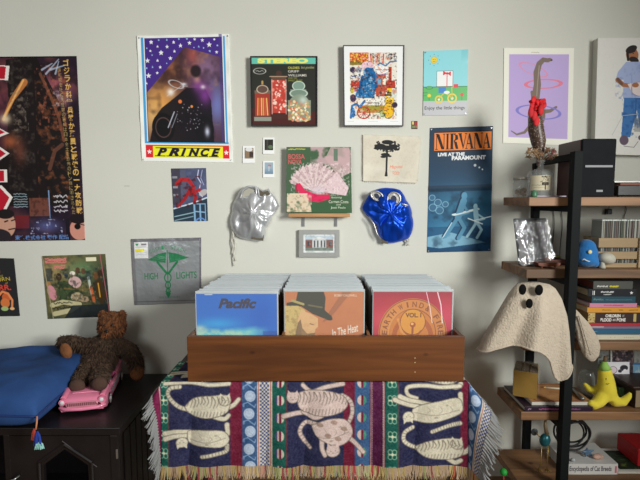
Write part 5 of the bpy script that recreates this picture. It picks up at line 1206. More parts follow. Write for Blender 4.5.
# fur strands take the body's own place
bo = fur('body_fur', bodyo, [f1m, f1m, f2m], 65000, .018, bodyo, 1); fo = fur('head_fur', headp, [f3m, f4m, f3m, f1m], 65000, .013, headp, 2)
# ------------------------------------------------------------------ bookshelf on the right: black frame, rough boards
YF, YBk = 1.93, 2.20
sw_ = wood('shelf_board', (98, 70, 46), (164, 120, 82), 'X', .55, 3.2, knots=True)
blk = mat('black_steel', (20, 23, 25), .65, spec=.15)
shelf_px = (197, 269.5, 342, 412, 482)
ZS = [P(560, y, YF).z for y in shelf_px]
XL = P(529, 200, YF).x; XR = XL + 1.05
TH = .037
XP = P(574.8, 200, 1.885).x
bs = empty('bookshelf', (XP + .4, 2.05, 0), 'tall open bookshelf with rough wooden boards and a black metal frame', 'bookshelf')
for i, z in enumerate(ZS):
    m_ = MB(); m_.box((XL, YF, z - TH), (XR, YBk, z), .003); m_.build('shelf_board', sw_, bs)
for x in (XP, XR - (XP - XL)):
    ztop = P(577, 151, 1.87).z
    MB().box((x - .0175, 1.868, 0), (x + .0175, 1.906, ztop), .002).build('front_post', blk, bs)
    MB().box((x - .016, 2.212, 0), (x + .016, 2.244, ztop - .02), .002).build('rear_post', blk, bs)
    MB().box((x - .014, 1.907, ztop - .034), (x + .014, 2.2115, ztop - .006), .002).build('top_rail', blk, bs)
    for z in ZS: MB().box((x - .014, 1.907, z - TH - .0235), (x + .014, 2.2115, z - TH - .0005), .002).build('side_rail', blk, bs)

# ---- top shelf
Z = ZS[0]
glassm = mat('clear_glass', (235, 240, 238), .03, alpha=.22, spec=.9, coat=.5)
q = P(520.5, 196, 2.11); jr = empty('glass_jar', (q.x, 2.11, Z), 'small lidded glass jar of pale bits, left end of the top shelf', 'jar')
T_ = Matrix.Translation((q.x, 2.11, Z))
MB().lathe([(0, .001), (.030, .001), (.033, .006), (.033, .062), (.029, .070), (.029, .076)], T_).build('glass_body', glassm, jr, True)
MB().lathe([(0, .0765), (.031, .0765), (.033, .079), (.033, .087), (.030, .090), (0, .091)], T_).build('lid', mat('jar_lid', (176, 170, 156), .35, .4), jr, True)
m_ = MB(); rg = random.Random(2)
for k in range(34):
    a = rg.uniform(0, 6.28); r_ = .022 * rg.random() ** .5; m_.sph((q.x + r_ * math.cos(a), 2.11 + r_ * math.sin(a), Z + .009 + rg.uniform(0, .030)), rg.uniform(.004, .007), u=8, v=6)
o = m_.build('contents', mat('potpourri', (150, 128, 96), .9, nz=.5, nscale=60), jr, True); o['kind'] = 'stuff'

YB_ = 2.02
q = P(539.5, 196, YB_); bt = empty('glass_bottle', (q.x, YB_, Z), 'clear square-shouldered glass bottle with a cream Japanese label, holding the dried flowers', 'bottle')
T_ = Matrix.Translation((q.x, YB_, Z))
MB().lathe([(0, .001), (.048, .001), (.052, .005), (.052, .094), (.049, .104), (.036, .113), (.017, .120), (.014, .124), (.014, .148), (.018, .150), (.018, .156), (.015, .157)], T_, 32).build('glass_body', glassm, bt, True)
p = Paint(0, 0, 17, 17, 10, (206, 196, 170), 50); p.text('響', 8, .5, 16, 11, (50, 44, 40), bold=.03).scribble(1.5, 11, 14, (120, 110, 90), .8, .5).scribble(3, 13.4, 12, (140, 130, 110), .6, .4)
p.line([(12, 10), (12, 16)], .8, (50, 44, 40))
th = np.linspace(-1.2, .45, p.W); zz = np.linspace(.090, .028, p.H)
pts = np.zeros((p.H, p.W, 3)); pts[..., 0] = q.x + .0528 * np.sin(th)[None]; pts[..., 1] = YB_ - .0528 * np.cos(th)[None]; pts[..., 2] = (Z + zz)[:, None]
link('label_paper', grid_mesh('label_paper', pts, p.ink(1.1)), matte, bt, True)
# dried flowers and the red flower on a scaly stem standing in the bottle
fl = empty('flower_stem', (q.x, YB_, Z + .06), 'red fabric flower on a scaly brown wrapped stem, standing in the bottle', 'flower')
scal = bpy.data.materials.new('scaly_wrap'); scal.use_nodes = True; nt = scal.node_tree; vb = nt.nodes.new('ShaderNodeTexVoronoi'); vb.inputs['Scale'].default_value = 150
rr_ = nt.nodes.new('ShaderNodeValToRGB'); rr_.color_ramp.elements[0].color = list(lin((176, 158, 140))) + [1]; rr_.color_ramp.elements[0].position = .12; rr_.color_ramp.elements[1].color = list(lin((74, 54, 44))) + [1]; rr_.color_ramp.elements[1].position = .4
tc_ = nt.nodes.new('ShaderNodeTexCoord'); nt.links.new(tc_.outputs['Object'], vb.inputs['Vector']); nt.links.new(vb.outputs['Distance'], rr_.inputs['Fac']); nt.links.new(rr_.outputs[0], nt.nodes['Principled BSDF'].inputs['Base Color']); nt.nodes['Principled BSDF'].inputs['Roughness'].default_value = .4
YQ = YB_
pt_ = [P(x, y, YQ) for x, y in ((539.5, 178), (539.5, 165), (539.5, 155), (538.5, 142), (536, 130), (535, 118), (536.5, 110))]
MB().tube(pt_, [.010, .010, .016, .030, .032, .028, .018], 18).build('wrapped_stem', scal, fl, True)
redp = mat('red_fabric', (206, 26, 34), .7, nz=.2, nscale=40, sss=.1)
rg = random.Random(6); c0 = P(536.5, 104, YQ - .01)
bl = MB()
for k in range(16):
    a = rg.uniform(0, 6.28); e = rg.uniform(-.9, .8); L = rg.uniform(.012, .034)
    d = Vector((math.cos(a) * math.cos(e), -abs(math.sin(a)) * .5 * math.cos(e), math.sin(e) * .7)); c = c0 + d * L
    M_ = Matrix.Rotation(rg.uniform(0, 3), 4, d) @ d.to_track_quat('Z', 'Y').to_matrix().to_4x4()
    bl.sph(c, (rg.uniform(.012, .019), .006, rg.uniform(.012, .018)), M_, 12, 8)
for (x, y) in ((534.5, 116), (536.5, 121), (531, 112), (541, 110)): bl.sph(P(x, y, YQ - .036), (.012, .005, .022), None, 12, 8)
bl.sph(c0 + Vector((0, 0, .002)), .020, u=14, v=10); bl.build('bloom', redp, fl, True)
dr = empty('dried_flowers', (q.x, YB_, Z + .12), 'bunch of dried brown flowers sticking out of the glass bottle neck', 'dried flowers')
for k, (dx, dz, cc) in enumerate(((-.050, .052, (150, 118, 84)), (-.034, .060, (168, 130, 96)), (-.018, .050, (140, 104, 76)), (.018, .056, (150, 110, 90)), (.034, .050, (160, 100, 100)), (.050, .040, (150, 116, 84)), (-.060, .034, (130, 100, 70)), (.030, .064, (170, 140, 110)), (-.040, .044, (176, 150, 120)), (.044, .060, (130, 90, 80)), (-.026, .036, (160, 124, 90)), (-.052, .066, (150, 110, 80)), (.008, .064, (140, 106, 80)), (.026, .036, (150, 100, 90)), (-.008, .044, (170, 134, 100)), (.038, .030, (150, 120, 90)), (-.070, .050, (150, 120, 90)))):
    b0 = Vector((q.x, YB_ - .004 * (k % 3), Z + .15)); e0 = Vector((q.x + dx, YB_ - .035 + .01 * (k % 4), Z + .112 + dz + .022))
    st = MB().tube([b0, (b0 + e0) / 2 + Vector((0, 0, .006)), e0], .0011, 5).build('stem', mat('dry_stem', (120, 96, 62), .9), dr)
    h = MB()
    for j in range(20):
        d = Vector((rg.uniform(-1, 1), rg.uniform(-1, 1), rg.uniform(-.6, 1))).normalized(); h.tube([e0, e0 + d * rg.uniform(.008, .017)], [.0028, .0009], 4)
    h.build('flower_head', mat('dry_head_%d' % k, cc, .95), st)
o = MB().box((P(529, 196, 1.97).x, 1.965, Z + .0008), (P(566, 196, 1.97).x, 1.99, Z + .006), .001).build('pencil_case', mat('striped_tin', (70, 60, 110), .4, col2=(206, 196, 196), nscale=14, stretch=(1, .1, .1))); o.name = 'flat_strip'
tag(o, 'thin purple and white strip lying at the front of the top shelf', 'strip')
q1 = P(519, 196, 1.97)
o = MB().lathe([(0, 0), (.011, 0), (.012, .004), (.010, .022), (.004, .028), (0, .028)], Matrix.Translation((P(534, 196, 1.955).x, 1.955, Z + .0006)), 16).build('green_thimble', mat('green_plastic', (70, 120, 90), .4), None, True)
tag(o, 'tiny green thimble standing in front of the glass bottle', 'thimble')

# speaker
sx0 = P(579.5, 170, 1.95).x; sx1 = P(613.3, 170, 1.95).x; sz1 = P(600, 139, 1.95).z
sp = empty('speaker', ((sx0 + sx1) / 2, 2.04, Z), 'black bookshelf speaker with dark red wooden sides, on the top shelf', 'speaker')
MB().box((sx0 + .001, 1.951, Z + .0008), (sx1 - .001, 2.135, sz1 - .001), .003).build('cabinet_box', wood('speaker_veneer', (52, 28, 26), (76, 42, 38), 'Y', .4, 3), sp)
fr_ = MB().box((sx0, 1.935, Z + .0008), (sx1, 1.9505, sz1), .005).build('front_grille', mat('speaker_cloth', (30, 32, 35), .9, nz=.1, bump=.2, bscale=600, spec=.2), sp)
a = P(585, 165.2, 1.935); b = P(612.5, 167.4, 1.935)
MB().box((a.x, 1.9325, b.z), (b.x, 1.9355, a.z), .0008).build('silver_bar', mat('bright_strip', (150, 150, 154), .6), fr_)
a = P(596, 189.8, 1.935); b = P(602.5, 192, 1.935)
MB().box((a.x, 1.9325, b.z), (b.x, 1.9355, a.z), .0008).build('badge', mat('bright_strip', (150, 150, 154), .6), fr_)
# dark player box and what lies on it
a = P(614.5, 185.5, 1.99)
pl = empty('player_box', (a.x + .15, 2.06, Z), 'low black player box at the right end of the top shelf', 'player')
MB().box((a.x + .006, 1.975, Z + .006), (a.x + .36, 2.19, a.z), .003).build('case', mat('black_plastic', (22, 22, 24), .4), pl)
for k in range(2): MB().cyl((a.x + .03 + k * .3, 2.0, Z + .0006), (a.x + .03 + k * .3, 2.0, Z + .006), .01, n=14).build('foot', mat('black_plastic', (22, 22, 24), .4), pl)
o = MB().box((a.x + .03, 2.0, a.z + .0006), (a.x + .30, 2.17, a.z + .012), .002).build('red_case', mat('rust_card', (130, 74, 58), .6)); tag(o, 'flat reddish brown case lying on the black player box', 'case')
o = MB().box((a.x + .012, 2.02, a.z + .0128), (a.x + .20, 2.16, a.z + .022), .002).build('silver_case', mat('silver_card', (172, 172, 168), .35, .3)); tag(o, 'flat silver grey case, topmost on the black player box', 'case')

# ---- second shelf
Z = ZS[1]
q = P(534, 262, 2.03)
wr = empty('wrapped_picture', (q.x, 2.03, Z), 'dark picture in crinkled shiny clear plastic, at the left end of its shelf', 'picture')
tl, tr_, br_, bl_ = P(514, 219, 2.06), P(544, 219, 2.06), P(550, 257, 2.03), P(519, 263, 2.03)
zmin = Z + .004
MB().hexa([tl, tr_, br_, bl_] + [v + Vector((0, .008, 0)) for v in (tl, tr_, br_, bl_)]).build('picture_board', mat('dark_picture', (46, 44, 50), .6, nz=.5, nscale=14), wr)
MB().box((tl.x - .002, 2.045, tl.z - .012), (tr_.x + .002, 2.049, tl.z + .004), .001).build('header_strip', mat('dark_header', (46, 48, 52), .5), wr)
U_, V_ = np.meshgrid(np.linspace(-.04, 1.06, 60), np.linspace(.02, 1.05, 70)); pts = np.zeros(U_.shape + (3,))
for i in range(U_.shape[0]):
    for j in range(U_.shape[1]):
        u_, v_ = U_[i, j], V_[i, j]; b = (tl * (1 - u_) + tr_ * u_) * (1 - v_) + (bl_ * (1 - u_) + br_ * u_) * v_
        n = mnoise.noise(Vector((u_ * 7 + v_ * 2, v_ * 2.2, 1))) + .5 * mnoise.noise(Vector((u_ * 16, v_ * 5 + u_ * 3, 4)))
        b = b + Vector((.012 * mnoise.noise(Vector((v_ * 6, 2, 7))) * (u_ - .5) * 2, -.012 - .014 * abs(n) - .01 * v_, 0)); b.z = max(b.z, Z + .005); pts[i, j] = b
link('plastic_wrap', grid_mesh('plastic_wrap', pts), mat('crinkled_film', (240, 240, 244), .12, .45, alpha=.34, spec=1, bump=.5, bscale=30, stretch=(1, 1, .35)), wr, True)
MB().box((tl.x + .03, 2.02, Z + .0006), (tr_.x - .005, 2.07, Z + .006), .001).build('plastic_foot', mat('grey_film', (96, 94, 98), .3, alpha=.7), wr)
MB().tube([Vector((tl.x + .06, 2.045, Z + .005)), Vector((tl.x + .06, 2.055, tl.z - .14))], .004, 6).build('stand_rod', mat('dark_header', (46, 48, 52), .5), wr)
# little wooden footed tray
wd_ = wood('red_wood', (92, 44, 28), (130, 70, 44), 'X', .35, 8)
a = P(537, 263, 1.975); b = P(559.5, 263, 1.975)
ty = empty('footed_tray', ((a.x + b.x) / 2, 1.99, Z), 'little reddish wooden footed tray in front of the wrapped picture', 'tray')
t = MB(); t.prism([(a.x, 1.965, a.z + .002), (b.x, 1.965, a.z + .002), (b.x - .004, 1.965, a.z - .010), (b.x - .02, 1.965, a.z - .013), (a.x + .02, 1.965, a.z - .013), (a.x + .004, 1.965, a.z - .010)], (0, .055, 0)); t.build('tray_top', wd_, ty)
for x in (a.x + .018, b.x - .018):
    for y in (1.972, 2.012): MB().tube([(x, y, a.z - .012), (x - .002 * (1 if x > (a.x + b.x) / 2 else -1), y, Z + .004), (x, y, Z + .0008)], [.006, .0035, .005], 10).build('foot', wd_, ty)
a = P(545, 257, 2.06)
o = MB().box((a.x, 2.06, Z + .0008), (a.x + .10, 2.16, Z + .024), .003).build('small_box', mat('maroon_card', (86, 40, 34), .6)); tag(o, 'low maroon box behind the little footed tray', 'box')
o = MB().sph((a.x + .03, 2.10, Z + .032), (.030, .022, .0078)).build('orange_dish', mat('orange_clay', (196, 92, 48), .6), None, True); tag(o, 'orange lump lying on the low maroon box', 'ornament')
o = MB().sph((a.x + .076, 2.11, Z + .032), (.018, .018, .0078)).build('green_dish', mat('olive_clay', (130, 130, 60), .6), None, True); tag(o, 'olive green lump lying on the low maroon box', 'ornament')
# blue plush
c = P(585, 269, 2.0)
bp_ = empty('blue_plush', (c.x, 2.0, Z), 'round bright blue plush with a cream eye spot and wavy mouth, beside the post', 'soft toy')
T = MB(); R1 = .060
T.sph((c.x, 2.0, Z + .034), (.052, .052, .034)); T.sph((c.x, 2.0, Z + .056), (.049, .048, .048)); T.sph((c.x + .002, 2.0, Z + .084), (.038, .038, .036)); T.sph((c.x + .030, 1.985, Z + .02), (.018, .026, .019))
bb = melt('body', T, .005, mat('blue_fleece', (28, 110, 178), .9, nz=.15, nscale=30, sheen=.3, bump=.3, bscale=150), bp_, 4)
MB().sph(P(590, 252, 1.951), (.0085, .004, .0085), None, 14, 10).build('eye_spot', mat('cream_felt', (226, 214, 160), .9), bp_, True)
MB().tube([P(x, y, 1.9475 + .0012 * abs(x - 586)) for x, y in ((582, 260.5), (584, 259), (586.5, 260.6), (589, 261.5), (591, 260.2), (593.5, 259))], .0024, 6).build('mouth_stitch', mat('pale_felt', (210, 220, 214), .9), bp_, True)
# stone mushroom
c = P(606, 269, 1.965)
sm = empty('stone_ornament', (c.x, 1.965, Z), 'pale grey rounded stone ornament on a stubby foot, right of the blue plush', 'ornament')
st = mat('pale_stone', (188, 184, 170), .6, nz=.12, nscale=40)
MB().sph((c.x + .002, 1.965, Z + .042), (.035, .026, .025), Matrix.Rotation(.25, 4, 'Y')).build('cap', st, sm, True)
MB().lathe([(0, 0), (.013, 0), (.012, .008), (.009, .018), (.009, .026), (0, .03)], Matrix.Translation((c.x - .016, 1.965, Z + .0008)), 18).build('foot', st, sm, True)
# slatted crate of small records
cr = wood('pale_crate_wood', (150, 124, 90), (176, 150, 112), 'X', .6, 5)
a = P(598.5, 240, 1.985); xb0 = a.x; xb1 = P(634, 240, 1.985).x + .035 + .25
ck = empty('slatted_crate', ((xb0 + xb1) / 2, 2.08, Z), 'pale slatted wooden crate full of sleeves, right end of the second shelf', 'crate')
for (ya, yb2) in ((238, 247.5), (251.5, 259), (263, 268.8)):
    za = P(620, ya, 1.985).z; zb2 = max(P(620, yb2, 1.985).z, Z + .001)
    MB().box((xb0, 1.982, zb2), (xb1, 1.990, za), .001).build('slat', cr, ck)
    MB().box((xb0, 1.9905, zb2), (xb0 + .008, 2.092, za), .001).build('side_slat', cr, ck)
    MB().box((xb0, 2.0925, zb2), (xb1, 2.10, za), .001).build('slat', cr, ck)
zt_ = P(620, 238, 1.985).z
xcp = P(637.5, 250, 1.985).x
MB().box((xcp, 1.974, Z + .001), (xcp + .02, 1.9815, zt_ + .002), .001).build('corner_post', cr, ck)
MB().box((xb0 + .001, 1.9825, Z + .001), (xb1 - .001, 2.092, Z + .007)).build('bottom', cr, ck)
zq = P(620, 219.5, 2.0).z; rg = random.Random(12); protoS = {}
sc_ = [(156, 158, 150), (130, 130, 124), (70, 76, 78), (150, 146, 134), (84, 90, 78), (110, 96, 92)]
x = xb0 + .020; k = 0
while x < xb0 + .30:
    ci = 0 if k == 0 else rg.randrange(6); lbl = 'thin pale-edged sleeve filed in the slatted crate'
    if ci not in protoS:
        s = empty('filed_sleeve', (x, 2.0, Z + .008), lbl, 'sleeve', 'sleeves filed in the slatted crate')
        MB().box((x, 1.998, Z + .008), (x + .005, 2.075, zq - .006)).build('card', mat('sleeve_card_%d' % ci, sc_[ci], .7), s)
        MB().box((x - .0004, 1.996, zq - .0055), (x + .0054, 2.077, zq)).build('plastic_top', mat('sleeve_top', (206, 212, 206), .3), s)
        protoS[ci] = (s, x)
    else:
        s = copy_tree(protoS[ci][0]); s.location = (x, 2.0 + rg.uniform(-.003, .003), Z + .008)
    x += .0072; k += 1
# wall leads
cab = mat('grey_cable', (70, 68, 66), .6)
for (xa, y0_, y1_, lb) in ((553, 208, 262, 'thin lead hanging down the wall behind the tray, left of its pair'), (561, 208, 262, 'thin lead hanging down the wall behind the tray, right of its pair'), (625, 205, 221, 'thin dark lead on the wall above the slatted crate')):
    o = MB().tube([P(xa + 1.2 * math.sin(k * .7), y0_ + (y1_ - y0_) * k / 8, WY - .006) for k in range(9)], .0018, 6).build('wall_lead', cab, None, True); tag(o, lb, 'cable')
pg = empty('plug', P(609, 214, WY - .01), 'small black plug on a lead against the wall, under the speaker', 'plug')
a = P(609, 211, WY - .02); MB().box((a.x - .012, WY - .028, a.z - .016), (a.x + .012, WY - .002, a.z + .010), .003).build('plug_body', mat('black_plastic', (22, 22, 24), .4), pg)
MB().tube([P(609, 205, WY - .012), P(609, 209.5, WY - .012)], .002, 6).build('lead', mat('black_plastic', (22, 22, 24), .4), pg)

# ---- third shelf: the pile of books
Z = ZS[2]
def book(name, x0, x1, y0, y1, z0, z1, spine, pages, label, title=None, tcol=(220, 220, 220), rz=0, words=None, group='books piled on the third shelf', cover=None):
    """a lying book, its spine towards the room"""
    c = Vector(((x0 + x1) / 2, (y0 + y1) / 2, z0)); rt = empty(name, c, label, 'book', group, rz); M = chain(rt) @ Matrix.Translation(-c)
    m = mat('cover_' + '_'.join(map(str, spine)), spine, .5); t = .0022
    cvr = MB(); cvr.box((x0, y0, z0), (x1, y1, z0 + t)); cvr.box((x0, y0, z1 - t), (x1, y1, z1)); cvr.box((x0, y0 - .001, z0), (x1, y0 + t, z1), .0008); cvr.b.transform(M); cvr.build('cover', m if cover is None else cover, rt)
    pg_ = MB(); pg_.box((x0 + .003, y0 + t + .0005, z0 + t + .0002), (x1 - .003, y1 - .004, z1 - t - .0002)); pg_.b.transform(M); pg_.build('pages', mat('pages_%d_%d_%d' % pages, pages, .9, nz=.12, nscale=120, stretch=(.05, .05, 4)), rt)
    if words:
        pw = Paint(0, 0, (x1 - x0) * 1000, (z1 - z0) * 1000, .9 if z1 - z0 > .03 else 1.1, spine, 3); words(pw)
        pts = np.zeros((pw.H, pw.W, 3)); pts[..., 0] = np.linspace(x0 + .0006, x1 - .0006, pw.W)[None]; pts[..., 1] = y0 - .0014; pts[..., 2] = np.linspace(z1 - .0006, z0 + .0006, pw.H)[:, None]
        me = grid_mesh('spine_print', pts, pw.ink(1.0)); me.transform(M); link('spine_print', me, paper, rt)
    return rt
YK = 1.965
def bx_(px): return P(px, 315, YK).x
yz = [P(610, y, YK).z for y in (342, 337.3, 331.6, 329, 326, 316, 311, 307, 300.5, 293.2, 285.5)]
zs_ = [Z + .0008 + (yz[i] - yz[0]) for i in range(len(yz))]; zs_ = [z + .0006 * i for i, z in enumerate(zs_)]
gp = .0005
def dots(p): W, H = p.x1, p.y1; [p.ell(W * f, H / 2, 1.6, 1.6, (150, 130, 110)) for f in (.3, .36, .5, .53, .56, .59, .62, .78)]
def wtxt(t, a, b, col, lo=.2, hi=.8, n=1): return lambda p: p.text(t, p.x1 * a, p.y1 * lo, p.x1 * b, p.y1 * hi, col, bold=.04)
book('book', bx_(590), bx_(660), YK - .004, 2.15, zs_[0], zs_[1] - gp, (206, 198, 176), (214, 206, 186), 'cream book with small dots, bottom of the pile on the third shelf', words=dots)
book('book', bx_(590.5), bx_(652), YK + .004, 2.14, zs_[1], zs_[2] - gp, (52, 96, 124), (190, 186, 176), 'thick steel blue book, second from the bottom of the pile', words=lambda p: p.rect(0, p.y1 * .35, 8, p.y1 * .6, (190, 200, 206)).scribble(12, p.y1 * .5, 34, (170, 190, 200), 2, 1))
book('book', bx_(590), bx_(660), YK, 2.15, zs_[2], zs_[3] - gp, (120, 116, 140), (200, 196, 190), 'thin lilac grey book, third from the bottom of the pile', words=lambda p: p.rect(4, 0, 60, p.y1 * .5, (190, 186, 196)))
book('book', bx_(586), bx_(664), YK - .006, 2.15, zs_[3], zs_[4] - gp, (176, 40, 52), (196, 190, 180), 'thin bright red book, under the thick brown lettered one')
def cbb(p):
    W, H = p.x1, p.y1; p.rect(0, 0, 30, H, (190, 168, 110)).rect(W - 34, 0, W, H, (60, 46, 44)).rect(W - 30, H * .1, W - 18, H * .9, (190, 168, 110)); p.spots((0, 0, 30, H), 20, 2.5, [(120, 80, 60), (220, 200, 150)])
    p.text('CHILDREN', W * .33, H * .14, W * .62, H * .46, (230, 226, 220), bold=.05).text('OF', W * .65, H * .2, W * .69, H * .42, (230, 226, 220)).text('BLOOD', W * .24, H * .54, W * .45, H * .9, (230, 226, 220), bold=.05).text('AND', W * .47, H * .6, W * .53, H * .84, (230, 226, 220), bold=.03).text('BONE', W * .55, H * .54, W * .72, H * .9, (230, 226, 220), bold=.05)
book('book', bx_(588), bx_(641), YK + .002, 2.16, zs_[4], zs_[5] - gp, (62, 46, 44), (150, 116, 74), 'thick dark brown book reading CHILDREN OF BLOOD AND BONE', words=cbb)
book('book', bx_(587), bx_(645), YK + .002, 2.15, zs_[5], zs_[6] - gp, (214, 150, 56), (206, 190, 160), 'orange yellow paperback, on top of the thick brown lettered book', words=lambda p: p.text('BOOKS', p.x1 * .26, p.y1 * .3, p.x1 * .44, p.y1 * .7, (120, 84, 40)).scribble(p.x1 * .55, p.y1 * .5, p.x1 * .62, (120, 84, 40), 3, 1) if False else p.scribble(p.x1 * .26, p.y1 * .5, p.x1 * .42, (120, 84, 40), 4, 1.6).scribble(p.x1 * .55, p.y1 * .5, p.x1 * .62, (120, 84, 40), 4, 1.6).scribble(p.x1 * .72, p.y1 * .5, p.x1 * .88, (120, 84, 40), 4, 1.6))
book('book', bx_(589.5), bx_(637), YK + .004, 2.14, zs_[6], zs_[7] - gp, (206, 134, 160), (196, 186, 176), 'thin pink paperback, between the teal and the orange book', words=lambda p: p.scribble(p.x1 * .3, p.y1 * .5, p.x1 * .72, (190, 60, 100), 5, 2))
book('book', bx_(591.5), bx_(635.5), YK + .006, 2.13, zs_[7], zs_[8] - gp, (44, 78, 92), (110, 96, 80), 'dark teal book with worn lettering, directly under the black one', words=lambda p: p.scribble(8, p.y1 * .45, 50, (150, 170, 160), 9, 2, .6).scribble(60, p.y1 * .5, p.x1 - 14, (110, 140, 150), 5, 1.6, .6))
book('book', bx_(587.5), bx_(635.5), YK + .004, 2.14, zs_[8], zs_[9] - gp, (38, 38, 44), (176, 160, 130), 'black hardback with white lettering, second from the top of the pile', words=lambda p: (p.rect(18, 6, 21, p.y1 - 6, (230, 230, 230)), p.rect(24, 6, 27, p.y1 - 6, (230, 230, 230)), p.scribble(54, p.y1 * .38, 108, (226, 226, 226), 7, 2.6), p.scribble(66, p.y1 * .72, 98, (226, 226, 226), 4, 2), p.star(p.x1 - 20, p.y1 * .5, 8, (230, 230, 230))))
book('book', bx_(592.5), bx_(632), YK + .006, 2.12, zs_[9], zs_[10] - gp, (84, 84, 80), (110, 52, 38), 'grey paperback with yellow lettering, topmost of the pile', words=lambda p: (p.scribble(16, p.y1 * .66, 62, (220, 220, 214), 7, 2.4), p.scribble(70, p.y1 * .66, 108, (222, 206, 50), 7, 3)))
o = MB().box((P(628, 290, 2.09).x, 2.155, Z + .001), (P(628, 290, 2.09).x + .28, 2.185, Z + .235), .003).build('dark_panel', mat('dark_panel_card', (32, 30, 30), .6)); o.name = 'black_folder'; tag(o, 'black upright folder behind the pile of books', 'folder')

# ---- ghost
gf = mat('cream_fleece', (190, 176, 158), .95, nz=.06, nscale=60, bump=.6, bscale=140, sheen=.1, spec=.1)
YG = 1.835
gh = empty('ghost_decoration', P(533, 283, YG), 'cream fleece ghost with black eyes and open mouth, hanging from the second shelf', 'ghost')
# outline by height: left and right edges in the photograph's frame
prof = [(0, 531, 535), (.03, 518, 549), (.08, 514, 555), (.2, 508, 561), (.4, 500, 566), (.6, 492, 568), (.8, 484, 569), (1.0, 478, 570)]
tt = np.linspace(0, 1, 60); NA = 140
Lf = np.interp(tt, [a[0] for a in prof], [a[1] for a in prof]); Rf = np.interp(tt, [a[0] for a in prof], [a[2] for a in prof])
ytop = 281.5
def hem(a):   # pixel height of the hem round the body; a = 0 right, pi/2 front, pi left
    c = math.cos(a); s = math.sin(a)
    if s >= 0:  # front
        xs = [-1, -.75, -.5, -.2, .1, .3, .45, .55, .68, .85, 1]; ys = [350, 346, 343, 342, 344.5, 350, 358, 372, 379, 375, 364]
        return np.interp(c, xs, ys)
    return np.interp(c, [-1, -.5, 0, .4, .7, 1], [350, 344, 341, 345, 356, 364])
pts = np.zeros((60, NA, 3))
for i, t in enumerate(tt):
    for k in range(NA):
        a = 2 * PI * k / NA; c = math.cos(a); s = math.sin(a)
        cxp = (Lf[i] + Rf[i]) / 2; rx = (Rf[i] - Lf[i]) / 2
        ypx = ytop + (hem(a) - ytop) * t
        fold = (.10 * math.sin(c * 7 + .8) + .07 * math.sin(c * 13 + 2)) * t
        q = P(cxp + rx * c, ypx, YG)
        depth = .028 + .035 * min(1, t * 2.0) ** .6
        depth *= min(1, (t / .06) ** .5) if t < .06 else 1
        y = YG - s * depth * (1 + fold * 1.6) - (.012 * math.sin(c * 6 + 1) * t if s > 0 else 0)
        if y > 1.858: y = 1.858
        pts[i, k] = (q.x, y, q.z)
pts = pts[:, ::-1]
me = grid_mesh('body_cloth', pts, closed_u=True); go = link('body_cloth', me, gf, gh, True)
sm_ = go.modifiers.new('thickness', 'SOLIDIFY'); sm_.thickness = .004; sm_.offset = -1
hm = []
for k in range(0, NA, 2): hm.append(Vector(pts[-1, k]) + Vector((0, 0, .001)))
MB().tube(hm, .0042, 8, closed=True).build('hem', gf, go, True)
blackfelt = mat('black_felt', (16, 15, 16), .9, spec=.1)
for (x, y, rx, rz) in ((522.5, 289.5, .0145, .021), (539, 290, .0155, .021), (529.3, 303.5, .0135, .019)):
    q = P(x, y, YG - .062); MB().sph(q, (rx, .006, rz), None, 18, 12).build('eye' if y < 295 else 'mouth', blackfelt, gh, True)
# the sleeve hanging right of the post
arm = [(574, 309, .010), (578, 318, .022), (583, 328, .034), (588, 340, .043), (591, 349, .042), (592, 357, .030), (592, 361.5, .012)]
T = MB(); T.tube([P(x, y, 1.905) for x, y, r_ in arm], [r_ for _, _, r_ in arm], 18)
T.b.transform(Matrix.Translation((0, 1.905, 0)) @ Matrix.Diagonal((1, .38, 1, 1)) @ Matrix.Translation((0, -1.905, 0)))
o = melt('sleeve', T, .006, gf, gh, 3)
MB().tube([P(581, 312, 1.893) if k < 0 else P(579 + k * 1.3, 316 + k * 4.3, 1.889 - .0015 * k) for k in range(10)], .003, 8).build('sleeve_seam', gf, o, True)

# ---- fourth shelf
Z = ZS[3]
def quadbook(name, label, cat_, fl, fr_, bl2, z0, z1, cover, page, Yf_, top_paint=None, group=None):
    pass
a0 = P(522.5, 411, YF + .003)
bk1 = empty('art_book', (a0.x + .12, 2.06, Z), 'large flat purple-spined book, bottom of the pair under the gold box', 'book', 'large flat books on the fourth shelf')
xb = P(592, 411, YF + .01).x; xl = P(524.5, 411, YF + .006).x
pur = mat('aubergine_cover', (46, 30, 46), .4); wh = mat('page_edge', (206, 200, 190), .8, nz=.1, nscale=200, stretch=(.05, .05, 5))
c_ = MB(); z1_ = Z + .021; c_.box((xl, YF + .006, Z + .0006), (xb, 2.165, Z + .003)); c_.box((xl, YF + .006, z1_ - .003), (xb, 2.165, z1_)); c_.box((xl, YF + .005, Z + .0006), (xb, YF + .008, z1_), .0008); c_.build('cover', pur, bk1)
MB().box((xl + .002, YF + .009, Z + .0034), (xb - .003, 2.162, z1_ - .0034)).build('pages', wh, bk1)
pw = Paint(0, 0, 280, 20, 1, (46, 30, 46), 4); pw.scribble(12, 10, 26, (170, 150, 170), 8, 2).scribble(58, 10, 140, (170, 90, 130), 9, 2.4).scribble(170, 10, 230, (150, 90, 130), 8, 2)
pts = np.zeros((pw.H, pw.W, 3)); pts[..., 0] = np.linspace(xl + .001, xb - .001, pw.W)[None]; pts[..., 1] = YF + .0044; pts[..., 2] = np.linspace(z1_ - .001, Z + .0016, pw.H)[:, None]; link('spine_print', grid_mesh('spine_print', pts, pw.ink()), paper, bk1)
xl2 = P(531.5, 405, YF + .02).x; xb2 = P(592, 405, YF + .02).x; z2_ = z1_ + .0158
bk2 = empty('art_book', (xl2 + .12, 2.06, z1_), 'large white-edged book with a wood-brown cover, under the gold box', 'book', 'large flat books on the fourth shelf')
